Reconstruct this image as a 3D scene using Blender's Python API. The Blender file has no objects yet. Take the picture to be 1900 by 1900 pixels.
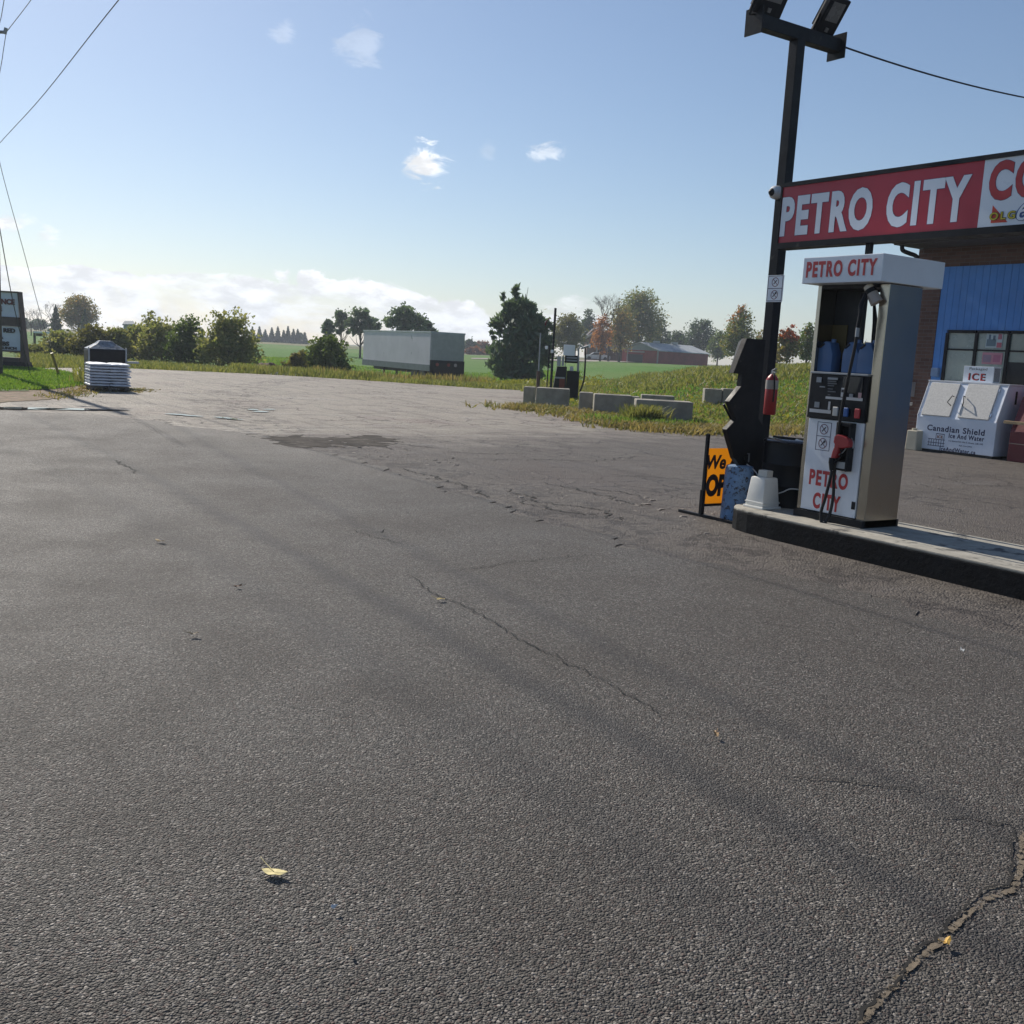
import bpy, bmesh, math, random
import numpy as np
from mathutils import Vector, Matrix
rng = np.random.default_rng(7); random.seed(7)
sc = bpy.context.scene
COL = sc.collection
# ------------------------------------------------------------------ camera
FOC = 1900.0; CH = 1.5; TH = math.radians(33.5); PIT = math.atan(294/1900); ROL = math.atan(.055)
fw = np.array([-math.cos(TH), math.sin(TH), 0]); up = np.array([0, 0, 1.])
rt = np.cross(fw, up)
cF = math.cos(PIT)*fw-math.sin(PIT)*up; cU0 = math.sin(PIT)*fw+math.cos(PIT)*up
cR = math.cos(ROL)*rt+math.sin(ROL)*cU0; cU = -math.sin(ROL)*rt+math.cos(ROL)*cU0
CAM = np.array([0, 0, CH])
cam = bpy.data.cameras.new("camera"); co = bpy.data.objects.new("camera", cam); COL.objects.link(co)
cam.sensor_width = 36; cam.lens = 36*FOC/1900; cam.clip_end = 8000; cam.clip_start = .05
m = Matrix.Identity(4)
for i in range(3):
    m[i][0] = cR[i]; m[i][1] = cU[i]; m[i][2] = -cF[i]; m[i][3] = CAM[i]
co.matrix_world = m
sc.camera = co
# ------------------------------------------------------------------ sun, sky, exposure
SUN_EL = math.radians(37); SUN_DIR = np.array([-math.cos(SUN_EL), -.02, math.sin(SUN_EL)])
sl = bpy.data.lights.new("sun", 'SUN'); so = bpy.data.objects.new("sun", sl); COL.objects.link(so)
sl.energy = 4.4; sl.angle = math.radians(.5); sl.color = (1, .93, .82)
so.rotation_euler = Vector(SUN_DIR).to_track_quat('Z', 'Y').to_euler()
w = bpy.data.worlds.new("World"); sc.world = w; w.use_nodes = True
nt = w.node_tree; nt.nodes.clear()
def N(nt, t, **k):
    n = nt.nodes.new(t)
    for a, b in k.items():
        if a == 'op': n.operation = b
        else: setattr(n, a, b)
    return n
def L(nt, a, b): nt.links.new(a, b)
def mth(nt, op, a, b=None, c=None, clamp=False):
    n = N(nt, 'ShaderNodeMath', op=op); n.use_clamp = clamp
    for i, v in enumerate((a, b, c)):
        if v is None: continue
        if isinstance(v, (int, float)): n.inputs[i].default_value = v
        else: L(nt, v, n.inputs[i])
    return n.outputs[0]
def maprange(nt, v, a, b, c=0., d=1., smooth=True):
    n = N(nt, 'ShaderNodeMapRange'); n.interpolation_type = 'SMOOTHSTEP' if smooth else 'LINEAR'
    L(nt, v, n.inputs[0])
    for i, x in zip((1, 2, 3, 4), (a, b, c, d)):
        if isinstance(x, (int, float)): n.inputs[i].default_value = x
        else: L(nt, x, n.inputs[i])
    return n.outputs[0]
def noise(nt, vec, scale, detail=4, rough=.55, dist=0., out=0):
    n = N(nt, 'ShaderNodeTexNoise'); n.inputs['Scale'].default_value = scale
    n.inputs['Detail'].default_value = detail; n.inputs['Roughness'].default_value = rough
    n.inputs['Distortion'].default_value = dist
    if vec is not None: L(nt, vec, n.inputs['Vector'])
    return n.outputs[out]
def mixc(nt, f, a, b, mode='MIX'):
    n = N(nt, 'ShaderNodeMix', data_type='RGBA', blend_type=mode)
    if isinstance(f, (int, float)): n.inputs[0].default_value = f
    else: L(nt, f, n.inputs[0])
    for i, v in ((6, a), (7, b)):
        if isinstance(v, tuple): n.inputs[i].default_value = v if len(v) == 4 else (*v, 1)
        else: L(nt, v, n.inputs[i])
    return n.outputs[2]
sky = N(nt, 'ShaderNodeTexSky', sky_type='NISHITA'); sky.sun_disc = False
sky.sun_elevation = SUN_EL; sky.sun_rotation = math.radians(-90); sky.altitude = 100
sky.air_density = 1.0; sky.dust_density = .5; sky.ozone_density = 3.6
tc = N(nt, 'ShaderNodeTexCoord'); sep = N(nt, 'ShaderNodeSeparateXYZ'); L(nt, tc.outputs['Generated'], sep.inputs[0])
# azimuth (radians, 0 = the view direction over the lot, positive to the right) and elevation
dotr = N(nt, 'ShaderNodeVectorMath', op='DOT_PRODUCT'); L(nt, tc.outputs['Generated'], dotr.inputs[0]); dotr.inputs[1].default_value = tuple(rt)
dotf = N(nt, 'ShaderNodeVectorMath', op='DOT_PRODUCT'); L(nt, tc.outputs['Generated'], dotf.inputs[0]); dotf.inputs[1].default_value = tuple(fw)
az = mth(nt, 'ARCTAN2', dotr.outputs['Value'], dotf.outputs['Value'])
el = mth(nt, 'ARCSINE', sep.outputs[2])
comb = N(nt, 'ShaderNodeCombineXYZ'); L(nt, az, comb.inputs[0]); L(nt, mth(nt, 'MULTIPLY', el, 2.3), comb.inputs[1])
rotm = N(nt, 'ShaderNodeMapping'); rotm.inputs['Rotation'].default_value = (0, 0, .55); L(nt, comb.outputs[0], rotm.inputs[0])
nz = noise(nt, rotm.outputs[0], 9, 9, .62, .6)
nbig = noise(nt, comb.outputs[0], 5.5, 3, .5)
# low cumulus bank: its top falls from left to right
top = maprange(nt, az, -.50, .12, .058, .040, smooth=False)
topn = mth(nt, 'ADD', top, mth(nt, 'MULTIPLY', mth(nt, 'SUBTRACT', nbig, .5), .075))
topn = mth(nt, 'ADD', topn, mth(nt, 'MULTIPLY', mth(nt, 'SUBTRACT', nz, .5), .07))
bank = maprange(nt, mth(nt, 'SUBTRACT', topn, el), -.001, .0035)
thin = maprange(nt, nz, .36, .58, .22, 1.)
fade = maprange(nt, az, .04, .17, 1., 0.)
bank = mth(nt, 'MULTIPLY', mth(nt, 'MULTIPLY', bank, thin), fade)
def puff(a0, e0, ra, re, strength):
    a = mth(nt, 'DIVIDE', mth(nt, 'SUBTRACT', az, a0), ra); e = mth(nt, 'DIVIDE', mth(nt, 'SUBTRACT', el, e0), re)
    d = mth(nt, 'SQRT', mth(nt, 'ADD', mth(nt, 'MULTIPLY', a, a), mth(nt, 'MULTIPLY', e, e)))
    v = mth(nt, 'ADD', mth(nt, 'SUBTRACT', 1., d), mth(nt, 'MULTIPLY', mth(nt, 'SUBTRACT', nz2, .5), 3.4))
    return mth(nt, 'MULTIPLY', maprange(nt, v, .05, .75), strength)
nz2 = noise(nt, comb.outputs[0], 26, 8, .62, .8)
def azel(px, py):
    d = cF*FOC+cR*(px-950)-cU*(py-950); d /= np.linalg.norm(d)
    return math.atan2(d@rt, d@fw), math.asin(d[2])
clouds = bank
for px, py, rx, ry, s in [(790, 305, 52, 36, 1.), (1010, 283, 36, 18, .5), (668, 82, 46, 50, .22), (15, 412, 42, 20, .9), (85, 437, 26, 16, .6),
                          (528, 60, 28, 26, .2), (905, 280, 20, 20, .15), (1050, 575, 50, 26, .5)]:
    a, e = azel(px, py)
    clouds = mth(nt, 'MAXIMUM', clouds, puff(a, e, rx/1900, ry/1900, s))
skyc = mixc(nt, 1., sky.outputs[0], (.955, .93, .92), 'MULTIPLY')
cl_shade = maprange(nt, noise(nt, rotm.outputs[0], 22, 6, .6), .38, .60, 8.6, 12.)
cl_col = mixc(nt, 1., (.98, 1., 1.03), (1, 1, 1), 'MULTIPLY')
vm = N(nt, 'ShaderNodeVectorMath', op='SCALE'); L(nt, cl_col, vm.inputs[0]); L(nt, cl_shade, vm.inputs[3])
mixed = mixc(nt, clouds, skyc, vm.outputs[0])
bg = N(nt, 'ShaderNodeBackground'); bg.inputs['Strength'].default_value = .085
L(nt, mixed, bg.inputs[0]); wo = N(nt, 'ShaderNodeOutputWorld'); L(nt, bg.outputs[0], wo.inputs[0])
sc.view_settings.view_transform = 'Standard'; sc.view_settings.look = 'None'
sc.view_settings.exposure = .28; sc.view_settings.gamma = 1; sc.view_settings.use_curve_mapping = False

# ------------------------------------------------------------------ pixel helpers (metres out)
def ray(x, y): return cF*FOC+cR*(x-950)-cU*(y-950)
def gz(x, y, z=0.): d = ray(x, y); return CAM+d*((z-CH)/d[2])
def pY(x, y, Y): d = ray(x, y); return CAM+d*(Y/d[1])
def pX(x, y, X): d = ray(x, y); return CAM+d*(X/d[0])
def at(x, y, D): d = ray(x, y); return CAM+d*(D/(d@fw))
# ------------------------------------------------------------------ terrain height
PXN = np.array([-1500, 0, 300, 500, 700, 850, 1000, 1120, 1200, 1300, 1400, 1500, 1600, 1700, 2400.])
DN = np.array([0, 25, 34, 45, 54, 64, 78, 100, 130, 200, 400, 1500, 3500.])
HT = np.array([
 # 0 25 34 45  54   64   78   100  130  200  400  1500 3500
 [0, 0, 0, 0, 0, 0, 0, .1, .3, .6, .8, 1., 1.],
 [0, 0, 0, 0, 0, 0, 0, .1, .25, .5, .8, 1., 1.],
 [0, 0, 0, 0, -.1, -.1, 0, .1, .3, .55, .8, 1., 1.],
 [0, 0, 0, 0, -.2, -.2, -.1, .1, .3, .6, .9, 1., 1.],
 [0, 0, 0, 0, -.5, -.7, -.6, -.2, .2, .6, .9, 1., 1.],
 [0, 0, 0, 0, -.4, -.7, -.6, -.2, .2, .7, .9, 1., 1.],
 [0, 0, 0, 0, -.1, -.1, 0, .2, .5, 1., 1.1, 1.1, 1.1],
 [0, 0, 0, .15, .25, .35, .5, .7, .9, 1.1, 1.2, 1.2, 1.2],
 [0, 0, .1, .45, .65, .75, .85, .95, 1.05, 1.2, 1.2, 1.2, 1.2],
 [0, 0, .3, 1.05, 1.2, 1.2, 1.15, 1.2, 1.2, 1.2, 1.2, 1.2, 1.2],
 [0, 0, .5, 1.4, 1.5, 1.45, 1.4, 1.35, 1.3, 1.2, 1.2, 1.2, 1.2],
 [0, 0, .6, 1.6, 1.65, 1.6, 1.5, 1.4, 1.3, 1.2, 1.2, 1.2, 1.2],
 [0, 0, .4, 1.6, 1.65, 1.6, 1.5, 1.4, 1.3, 1.2, 1.2, 1.2, 1.2],
 [0, 0, 0, 1.0, 1.5, 1.6, 1.5, 1.4, 1.3, 1.2, 1.2, 1.2, 1.2],
 [0, 0, 0, 0, .4, .6, .8, 1., 1.1, 1.2, 1.2, 1.2, 1.2]])
def smooth_interp(v, nodes):
    i = np.clip(np.searchsorted(nodes, v)-1, 0, len(nodes)-2)
    t = np.clip((v-nodes[i])/(nodes[i+1]-nodes[i]), 0, 1)
    return i, t*t*(3-2*t)
def hgt(x, y):
    x = np.asarray(x, float); y = np.asarray(y, float)
    f = x*fw[0]+y*fw[1]; l = x*rt[0]+y*rt[1]
    D = np.where(f > 0, np.maximum(f, np.abs(l)*.6), np.hypot(f, l)*.6)
    px = 950+1900*np.where(f > .1, l/np.maximum(f, .1), np.sign(l)*5)
    i, s = smooth_interp(px, PXN); j, t = smooth_interp(D, DN)
    h = (HT[i, j]*(1-s)+HT[i+1, j]*s)*(1-t)+(HT[i, j+1]*(1-s)+HT[i+1, j+1]*s)*t
    rough = .05*np.sin(x*.37+y*.21)*np.sin(y*.31-x*.13)*np.clip((D-45)/20, 0, 1)
    return h+rough
def on(px, D):
    "point of the terrain on azimuth px at forward distance D"
    p = fw*D+rt*((px-950)/1900*D*1.0); return np.array([p[0], p[1], float(hgt(p[0], p[1]))-.03])
# horizontal pixel corrected for pitch/roll: find lateral so that the point projects at px,py
def proj(P):
    v = np.asarray(P)-CAM; return 950+FOC*(v@cR)/(v@cF), 950-FOC*(v@cU)/(v@cF)
def base_at(px, D):
    l = (px-950)/1900*D
    for _ in range(6):
        p = fw*D+rt*l; z = float(hgt(p[0], p[1]))-.03; q = proj((p[0], p[1], z)); l += (px-q[0])/1900*D
    return np.array([p[0], p[1], z])
def ztop(px, py, P):
    "height above P of the pixel row py"
    D = (P-CAM)@fw; return at(px, py, D)[2]-P[2]
# ------------------------------------------------------------------ materials
MATS = {}
def mat(name, col, rough=.6, metal=0., var=.12, vscale=3., bump=0., bscale=40., spec=.5, col2=None, rvar=.08, dirt=None):
    if name in MATS: return MATS[name]
    M = bpy.data.materials.new(name); M.use_nodes = True; t = M.node_tree; b = t.nodes['Principled BSDF']
    tcn = N(t, 'ShaderNodeTexCoord'); v = tcn.outputs['Object']
    nn = noise(t, v, vscale, 6, .6)
    a = tuple(max(0, c*(1-var)) for c in col); c2 = col2 or tuple(min(1, c*(1+var)) for c in col)
    f = maprange(t, nn, .3, .7)
    base = mixc(t, f, a, c2)
    if dirt:
        dn = noise(t, v, dirt[1], 8, .7, .5); base = mixc(t, maprange(t, dn, dirt[2], dirt[2]+.1), base, dirt[0])
    L(t, base, b.inputs['Base Color'])
    L(t, maprange(t, noise(t, v, vscale*3, 4), .3, .7, max(.02, rough-rvar), min(1, rough+rvar)), b.inputs['Roughness'])
    b.inputs['Metallic'].default_value = metal; b.inputs['Specular IOR Level'].default_value = spec
    if bump:
        bn = N(t, 'ShaderNodeBump'); bn.inputs['Strength'].default_value = bump; bn.inputs['Distance'].default_value = .01
        L(t, noise(t, v, bscale, 6, .7), bn.inputs['Height']); L(t, bn.outputs[0], b.inputs['Normal'])
    MATS[name] = M; return M
def leafmat(name, cols, trans=.5):
    M = bpy.data.materials.new(name); M.use_nodes = True; t = M.node_tree; t.nodes.clear()
    g = N(t, 'ShaderNodeNewGeometry'); cr = N(t, 'ShaderNodeValToRGB'); els = cr.color_ramp.elements
    cr.color_ramp.interpolation = 'LINEAR'
    while len(els) < len(cols): els.new(.5)
    for i, c in enumerate(cols): els[i].position = i/(len(cols)-1); els[i].color = (*c, 1)
    pn = noise(t, g.outputs['Position'], .9, 3)
    L(t, mth(t, 'ADD', mth(t, 'MULTIPLY', g.outputs['Random Per Island'], .6), maprange(t, pn, .3, .7, 0, .4)), cr.inputs[0])
    d = N(t, 'ShaderNodeBsdfPrincipled'); d.inputs['Roughness'].default_value = .55; L(t, cr.outputs[0], d.inputs['Base Color']); d.inputs['Specular IOR Level'].default_value = .3
    tr = N(t, 'ShaderNodeBsdfTranslucent'); L(t, mixc(t, 1., cr.outputs[0], (1.3, 1.25, .7), 'MULTIPLY'), tr.inputs[0])
    ms = N(t, 'ShaderNodeMixShader'); ms.inputs[0].default_value = trans; L(t, d.outputs[0], ms.inputs[1]); L(t, tr.outputs[0], ms.inputs[2])
    o = N(t, 'ShaderNodeOutputMaterial'); L(t, ms.outputs[0], o.inputs[0])
    MATS[name] = M; return M

blackpaint = mat('black paint', (.008, .009, .012), .55, spec=.25, var=.3, dirt=((.05, .045, .04), 6, .62), bump=.15, bscale=30)
blackplastic = mat('black plastic', (.007, .008, .011), .5, var=.3, spec=.25)
rubber = mat('rubber', (.008, .008, .009), .5, spec=.4)
steel = mat('brushed steel', (.40, .37, .315), .23, 1., var=.05, vscale=2, rvar=.012)
chrome = mat('bright metal', (.6, .6, .6), .3, .9)
galv = mat('galvanised', (.32, .34, .36), .5, .6)
whitepaint = mat('white paint', (.76, .79, .83), .4, var=.05, dirt=((.40, .40, .38), 9, .66))
whitesign = mat('white sign face', (.72, .77, .83), .35, var=.03)
redletter = mat('red lettering', (.46, .035, .04), .45, var=.08)
signred = mat('red sign face', (.42, .025, .045), .4, var=.06)
letterwhite = mat('white lettering', (.74, .78, .84), .5, var=.03)
black = mat('black ink', (.012, .012, .02), .5, var=.05)
navy = mat('navy ink', (.012, .016, .07), .5, var=.05)
redpaint = mat('red enamel', (.30, .016, .02), .38, var=.1)
orange = mat('orange sign', (.86, .46, .035), .5, var=.04)
_t = orange.node_tree; _tr = N(_t, 'ShaderNodeBsdfTranslucent'); _tr.inputs[0].default_value = (.95, .58, .05, 1); _ms = N(_t, 'ShaderNodeMixShader'); _ms.inputs[0].default_value = .5
L(_t, _t.nodes['Principled BSDF'].outputs[0], _ms.inputs[1]); L(_t, _tr.outputs[0], _ms.inputs[2]); L(_t, _ms.outputs[0], _t.nodes['Material Output'].inputs[0])
brownred = mat('maroon paint', (.13, .012, .018), .5, var=.15, dirt=((.2, .1, .08), 12, .66))
wood = mat('bare wood', (.38, .27, .15), .8, var=.25, vscale=14, bump=.3)
oldwood = mat('weathered wood', (.10, .085, .07), .9, var=.3, vscale=10, bump=.5)
concrete = mat('old concrete', (.30, .275, .23), .95, var=.22, vscale=2.5, bump=.6, bscale=22, dirt=((.12, .11, .09), 5, .6))
curbtop = mat('island concrete', (.33, .31, .265), .9, var=.18, vscale=5, bump=.4, bscale=40, dirt=((.07, .065, .06), 3.2, .55))
curbside = mat('tar painted kerb', (.006, .007, .009), .8, spec=.15, var=.4, vscale=9, bump=.7, bscale=30)
glass = mat('dark glass', (.10, .15, .145), .12, var=.15, spec=.8)
darkint = mat('dark interior', (.008, .009, .011), .6)

# ------------------------------------------------------------------ mesh helpers
def tag(o, label=None, cat=None, group=None, kind=None):
    if label: o['label'] = label
    if cat: o['category'] = cat
    if group: o['group'] = group
    if kind: o['kind'] = kind
    return o
def thing(name, label, cat, loc=(0, 0, 0), group=None):
    o = bpy.data.objects.new(name, None); COL.objects.link(o); o.location = tuple(loc); o.empty_display_size = .2
    return tag(o, label, cat, group)
def link(name, me, material, parent=None, smooth=False):
    o = bpy.data.objects.new(name, me); COL.objects.link(o)
    if material and not me.materials: me.materials.append(material)
    if smooth:
        for p in me.polygons: p.use_smooth = True
    if parent is not None:
        o.parent = parent
        # vertices are given in world space: shift them so the part sits in its parent's frame
        l = parent.location if parent.parent is None else parent.location+parent.parent.location
        me.transform(Matrix.Translation(-Vector(l)))
    return o
class MB:
    "collects faces in world space"
    def __init__(s): s.v = []; s.f = []; s.m = []
    def add(s, vs, fs):
        n = len(s.v); s.v += [tuple(map(float, p)) for p in vs]; s.f += [tuple(i+n for i in f) for f in fs]; return s
    def box(s, x0, x1, y0, y1, z0, z1):
        return s.obox(((x0+x1)/2, (y0+y1)/2, (z0+z1)/2), (abs(x1-x0), abs(y1-y0), abs(z1-z0)))
    def obox(s, c, size, ax=(1, 0, 0), ay=None, az=None):
        ax = np.array(ax, float); ax /= np.linalg.norm(ax)
        if az is None and ay is None: az = np.array([0, 0, 1.]); ay = np.cross(az, ax)
        elif az is None: ay = np.array(ay, float)/np.linalg.norm(ay); az = np.cross(ax, ay)
        elif ay is None: az = np.array(az, float)/np.linalg.norm(az); ay = np.cross(az, ax)
        c = np.array(c, float); h = np.array(size)/2
        vs = [c+ax*h[0]*i+ay*h[1]*j+az*h[2]*k for k in (-1, 1) for j in (-1, 1) for i in (-1, 1)]
        return s.add(vs, [(0, 2, 3, 1), (4, 5, 7, 6), (0, 1, 5, 4), (2, 6, 7, 3), (0, 4, 6, 2), (1, 3, 7, 5)])
    def tube(s, pts, r, n=10, cap=True):
        pts = [np.array(p, float) for p in pts]; r = r if hasattr(r, '__len__') else [r]*len(pts)
        vs = []; T0 = None; nrm = None
        for i, p in enumerate(pts):
            t = pts[min(i+1, len(pts)-1)]-pts[max(i-1, 0)]; t /= (np.linalg.norm(t)+1e-9)
            if nrm is None:
                a = np.array([0, 0, 1.]) if abs(t[2]) < .9 else np.array([1., 0, 0]); nrm = np.cross(t, a)
            nrm = nrm-t*(nrm@t); nrm /= np.linalg.norm(nrm); b = np.cross(t, nrm)
            for k in range(n):
                a = 2*math.pi*k/n; vs.append(p+(nrm*math.cos(a)+b*math.sin(a))*r[i])
        fs = [(i*n+k, i*n+(k+1) % n, (i+1)*n+(k+1) % n, (i+1)*n+k) for i in range(len(pts)-1) for k in range(n)]
        if cap: fs += [tuple(range(n-1, -1, -1)), tuple((len(pts)-1)*n+k for k in range(n))]
        return s.add(vs, fs)
    def cyl(s, c, r, z0, z1, n=24, r2=None): return s.tube([(c[0], c[1], z0), (c[0], c[1], z1)], [r, r if r2 is None else r2], n)
    def prism(s, poly, d):
        "poly = list of 3-D points in one plane, d = extrusion vector"
        n = len(poly); d = np.array(d, float); vs = [np.array(p, float) for p in poly]; vs += [p+d for p in vs]
        return s.add(vs, [tuple(range(n-1, -1, -1)), tuple(range(n, 2*n))]+[(i, (i+1) % n, n+(i+1) % n, n+i) for i in range(n)])
    def build(s, name, material, parent=None, bevel=0., smooth=False, seg=2):
        me = bpy.data.meshes.new(name); me.from_pydata(s.v, [], s.f)
        bm = bmesh.new(); bm.from_mesh(me); bmesh.ops.recalc_face_normals(bm, faces=bm.faces)
        if bevel:
            es = [e for e in bm.edges if len(e.link_faces) == 2 and e.calc_face_angle(0) > .5]
            bmesh.ops.bevel(bm, geom=es, offset=bevel, segments=seg, affect='EDGES', profile=.6)
        bm.to_mesh(me); bm.free()
        o = link(name, me, material, parent)
        if smooth:
            for p in me.polygons: p.use_smooth = True
            me.set_sharp_from_angle(angle=math.radians(40))
        return o
def catmull(pts, k=8):
    P = [np.array(p, float) for p in pts]; P = [2*P[0]-P[1]]+P+[2*P[-1]-P[-2]]; out = []
    for i in range(1, len(P)-2):
        for j in range(k):
            t = j/k; a, b, c, d = P[i-1], P[i], P[i+1], P[i+2]
            out.append(.5*((2*b)+(-a+c)*t+(2*a-5*b+4*c-d)*t*t+(-a+3*b-3*c+d)*t**3))
    out.append(P[-2]); return out
def text(name, s, material, parent, o, w, h, ux=(1, 0, 0), uz=(0, 0, 1), bold=.02, shear=0., thick=.002, spacing=1.):
    "lettering fitted into a w x h rectangle whose lower left corner is o, standing `thick` proud"
    cu = bpy.data.curves.new('t', 'FONT'); cu.body = s; cu.size = 1; cu.offset = bold; cu.shear = shear; cu.space_character = spacing
    cu.resolution_u = 4; tmp = bpy.data.objects.new('t', cu); COL.objects.link(tmp)
    dg = bpy.context.evaluated_depsgraph_get(); dg.update(); me = bpy.data.meshes.new_from_object(tmp.evaluated_get(dg))
    bpy.data.objects.remove(tmp); bpy.data.curves.remove(cu)
    me.materials.clear()
    bm = bmesh.new(); bm.from_mesh(me)
    xs = [v.co.x for v in bm.verts]; ys = [v.co.y for v in bm.verts]; x0, x1, y0, y1 = min(xs), max(xs), min(ys), max(ys)
    ux = Vector(ux).normalized(); uz = Vector(uz).normalized(); nn = ux.cross(uz)
    r = bmesh.ops.extrude_face_region(bm, geom=bm.faces[:])
    nv = {g for g in r['geom'] if isinstance(g, bmesh.types.BMVert)}
    for v in bm.verts:
        a = (v.co.x-x0)/(x1-x0)*w; b = (v.co.y-y0)/(y1-y0)*h
        v.co = Vector(o)+ux*a+uz*b+nn*(thick if v in nv else 0)
    bmesh.ops.recalc_face_normals(bm, faces=bm.faces)
    for f in bm.faces: f.smooth = False
    bm.to_mesh(me); bm.free(); me.name = name
    return link(name, me, material, parent)
def fast_mesh(name, V, F, material, parent=None, kind=None, label=None, cat=None):
    V = np.asarray(V, float); F = np.asarray(F, int); k = F.shape[1]
    me = bpy.data.meshes.new(name); me.vertices.add(len(V)); me.loops.add(F.size); me.polygons.add(len(F))
    me.vertices.foreach_set('co', V.ravel()); me.loops.foreach_set('vertex_index', F.ravel().astype(np.int32))
    me.polygons.foreach_set('loop_start', np.arange(0, F.size, k, dtype=np.int32)); me.update(calc_edges=True); me.validate()
    return link(name, me, material, parent)

# ------------------------------------------------------------------ ground
def inpoly(P, poly):
    x, y = P[:, 0], P[:, 1]; c = np.zeros(len(P), bool); n = len(poly)
    for i in range(n):
        x1, y1 = poly[i]; x2, y2 = poly[(i+1) % n]
        c ^= ((y1 > y) != (y2 > y)) & (x < (x2-x1)*(y-y1)/((y2-y1) or 1e-9)+x1)
    return c
def P2(*pp): return [tuple(gz(x, y)[:2]) for x, y in pp]
def roughen(poly, step, amp, closed=True, seed=1):
    r = np.random.default_rng(seed); out = []
    n = len(poly)
    for i in range(n if closed else n-1):
        a = np.array(poly[i]); b = np.array(poly[(i+1) % n]); d = np.linalg.norm(b-a); k = max(1, min(400, int(d/step)))
        nr = np.array([-(b-a)[1], (b-a)[0]])/(d+1e-9)
        if d > 60: k = 1
        for j in range(k): out.append(tuple(a+(b-a)*j/k+(nr*r.normal(0, amp) if j and d < 60 else 0)))
    return out
def sheet(name, poly, z, material, kind='structure', label=None, cat=None):
    bm = bmesh.new(); vs = [bm.verts.new((x, y, z)) for x, y in poly]; es = [bm.edges.new((vs[i], vs[(i+1) % len(vs)])) for i in range(len(vs))]
    bmesh.ops.triangle_fill(bm, use_beauty=True, edges=es, normal=(0, 0, 1))
    for f in bm.faces:
        if f.normal.z < 0: f.normal_flip()
    me = bpy.data.meshes.new(name); bm.to_mesh(me); bm.free(); o = link(name, me, material); return tag(o, label, cat, kind=kind)

def ground_material():
    M = bpy.data.materials.new('field grass'); M.use_nodes = True; t = M.node_tree; b = t.nodes['Principled BSDF']
    g = N(t, 'ShaderNodeNewGeometry'); p = g.outputs['Position']
    ln = N(t, 'ShaderNodeVectorMath', op='DOT_PRODUCT'); L(t, p, ln.inputs[0]); ln.inputs[1].default_value = tuple(fw)
    D = mth(t, 'ADD', ln.outputs['Value'], mth(t, 'MULTIPLY', mth(t, 'SUBTRACT', noise(t, p, .05, 3), .5), 26))
    n1 = noise(t, p, .6, 6, .65); n2 = noise(t, p, 6, 5, .7); n3 = noise(t, p, .02, 3)
    rough = mixc(t, maprange(t, n1, .35, .65), (.070, .14, .022), (.12, .19, .04))
    rough = mixc(t, maprange(t, n2, .6, .75), rough, (.17, .15, .07))
    field = mixc(t, maprange(t, n1, .3, .7), (.062, .155, .020), (.092, .20, .030))
    field = mixc(t, maprange(t, n3, .45, .6), field, (.11, .19, .04))
    far = mixc(t, maprange(t, n3, .35, .55), (.08, .12, .03), (.19, .17, .08))
    c = mixc(t, maprange(t, D, 58, 74), rough, field)
    c = mixc(t, maprange(t, D, 190, 240), c, far)
    L(t, c, b.inputs['Base Color']); b.inputs['Roughness'].default_value = .9; b.inputs['Specular IOR Level'].default_value = .15
    bn = N(t, 'ShaderNodeBump'); bn.inputs['Strength'].default_value = .8; bn.inputs['Distance'].default_value = .15; L(t, n2, bn.inputs['Height']); L(t, bn.outputs[0], b.inputs['Normal'])
    return M
rad = np.concatenate([[0], np.linspace(4, 30, 14), np.linspace(31, 100, 70), np.geomspace(104, 3400, 60)])
NA = 480
A = np.linspace(0, 2*math.pi, NA, endpoint=False)
gx = (rad[1:, None]*np.cos(A)); gy = (rad[1:, None]*np.sin(A)); gh = hgt(gx, gy)-.03
V = np.concatenate([[[0, 0, -.03]], np.stack([gx, gy, gh], -1).reshape(-1, 3)])
k = np.arange(NA); fan = [(0, 1+i, 1+(i+1) % NA) for i in range(NA)]
F = [(1+r*NA+i, 1+(r+1)*NA+i, 1+(r+1)*NA+(i+1) % NA, 1+r*NA+(i+1) % NA) for r in range(len(rad)-2) for i in range(NA)]
me = bpy.data.meshes.new('field'); me.from_pydata(V.tolist(), [], fan+F); me.update()
for p_ in me.polygons: p_.use_smooth = True
tag(link('field', me, ground_material()), kind='structure')

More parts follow.
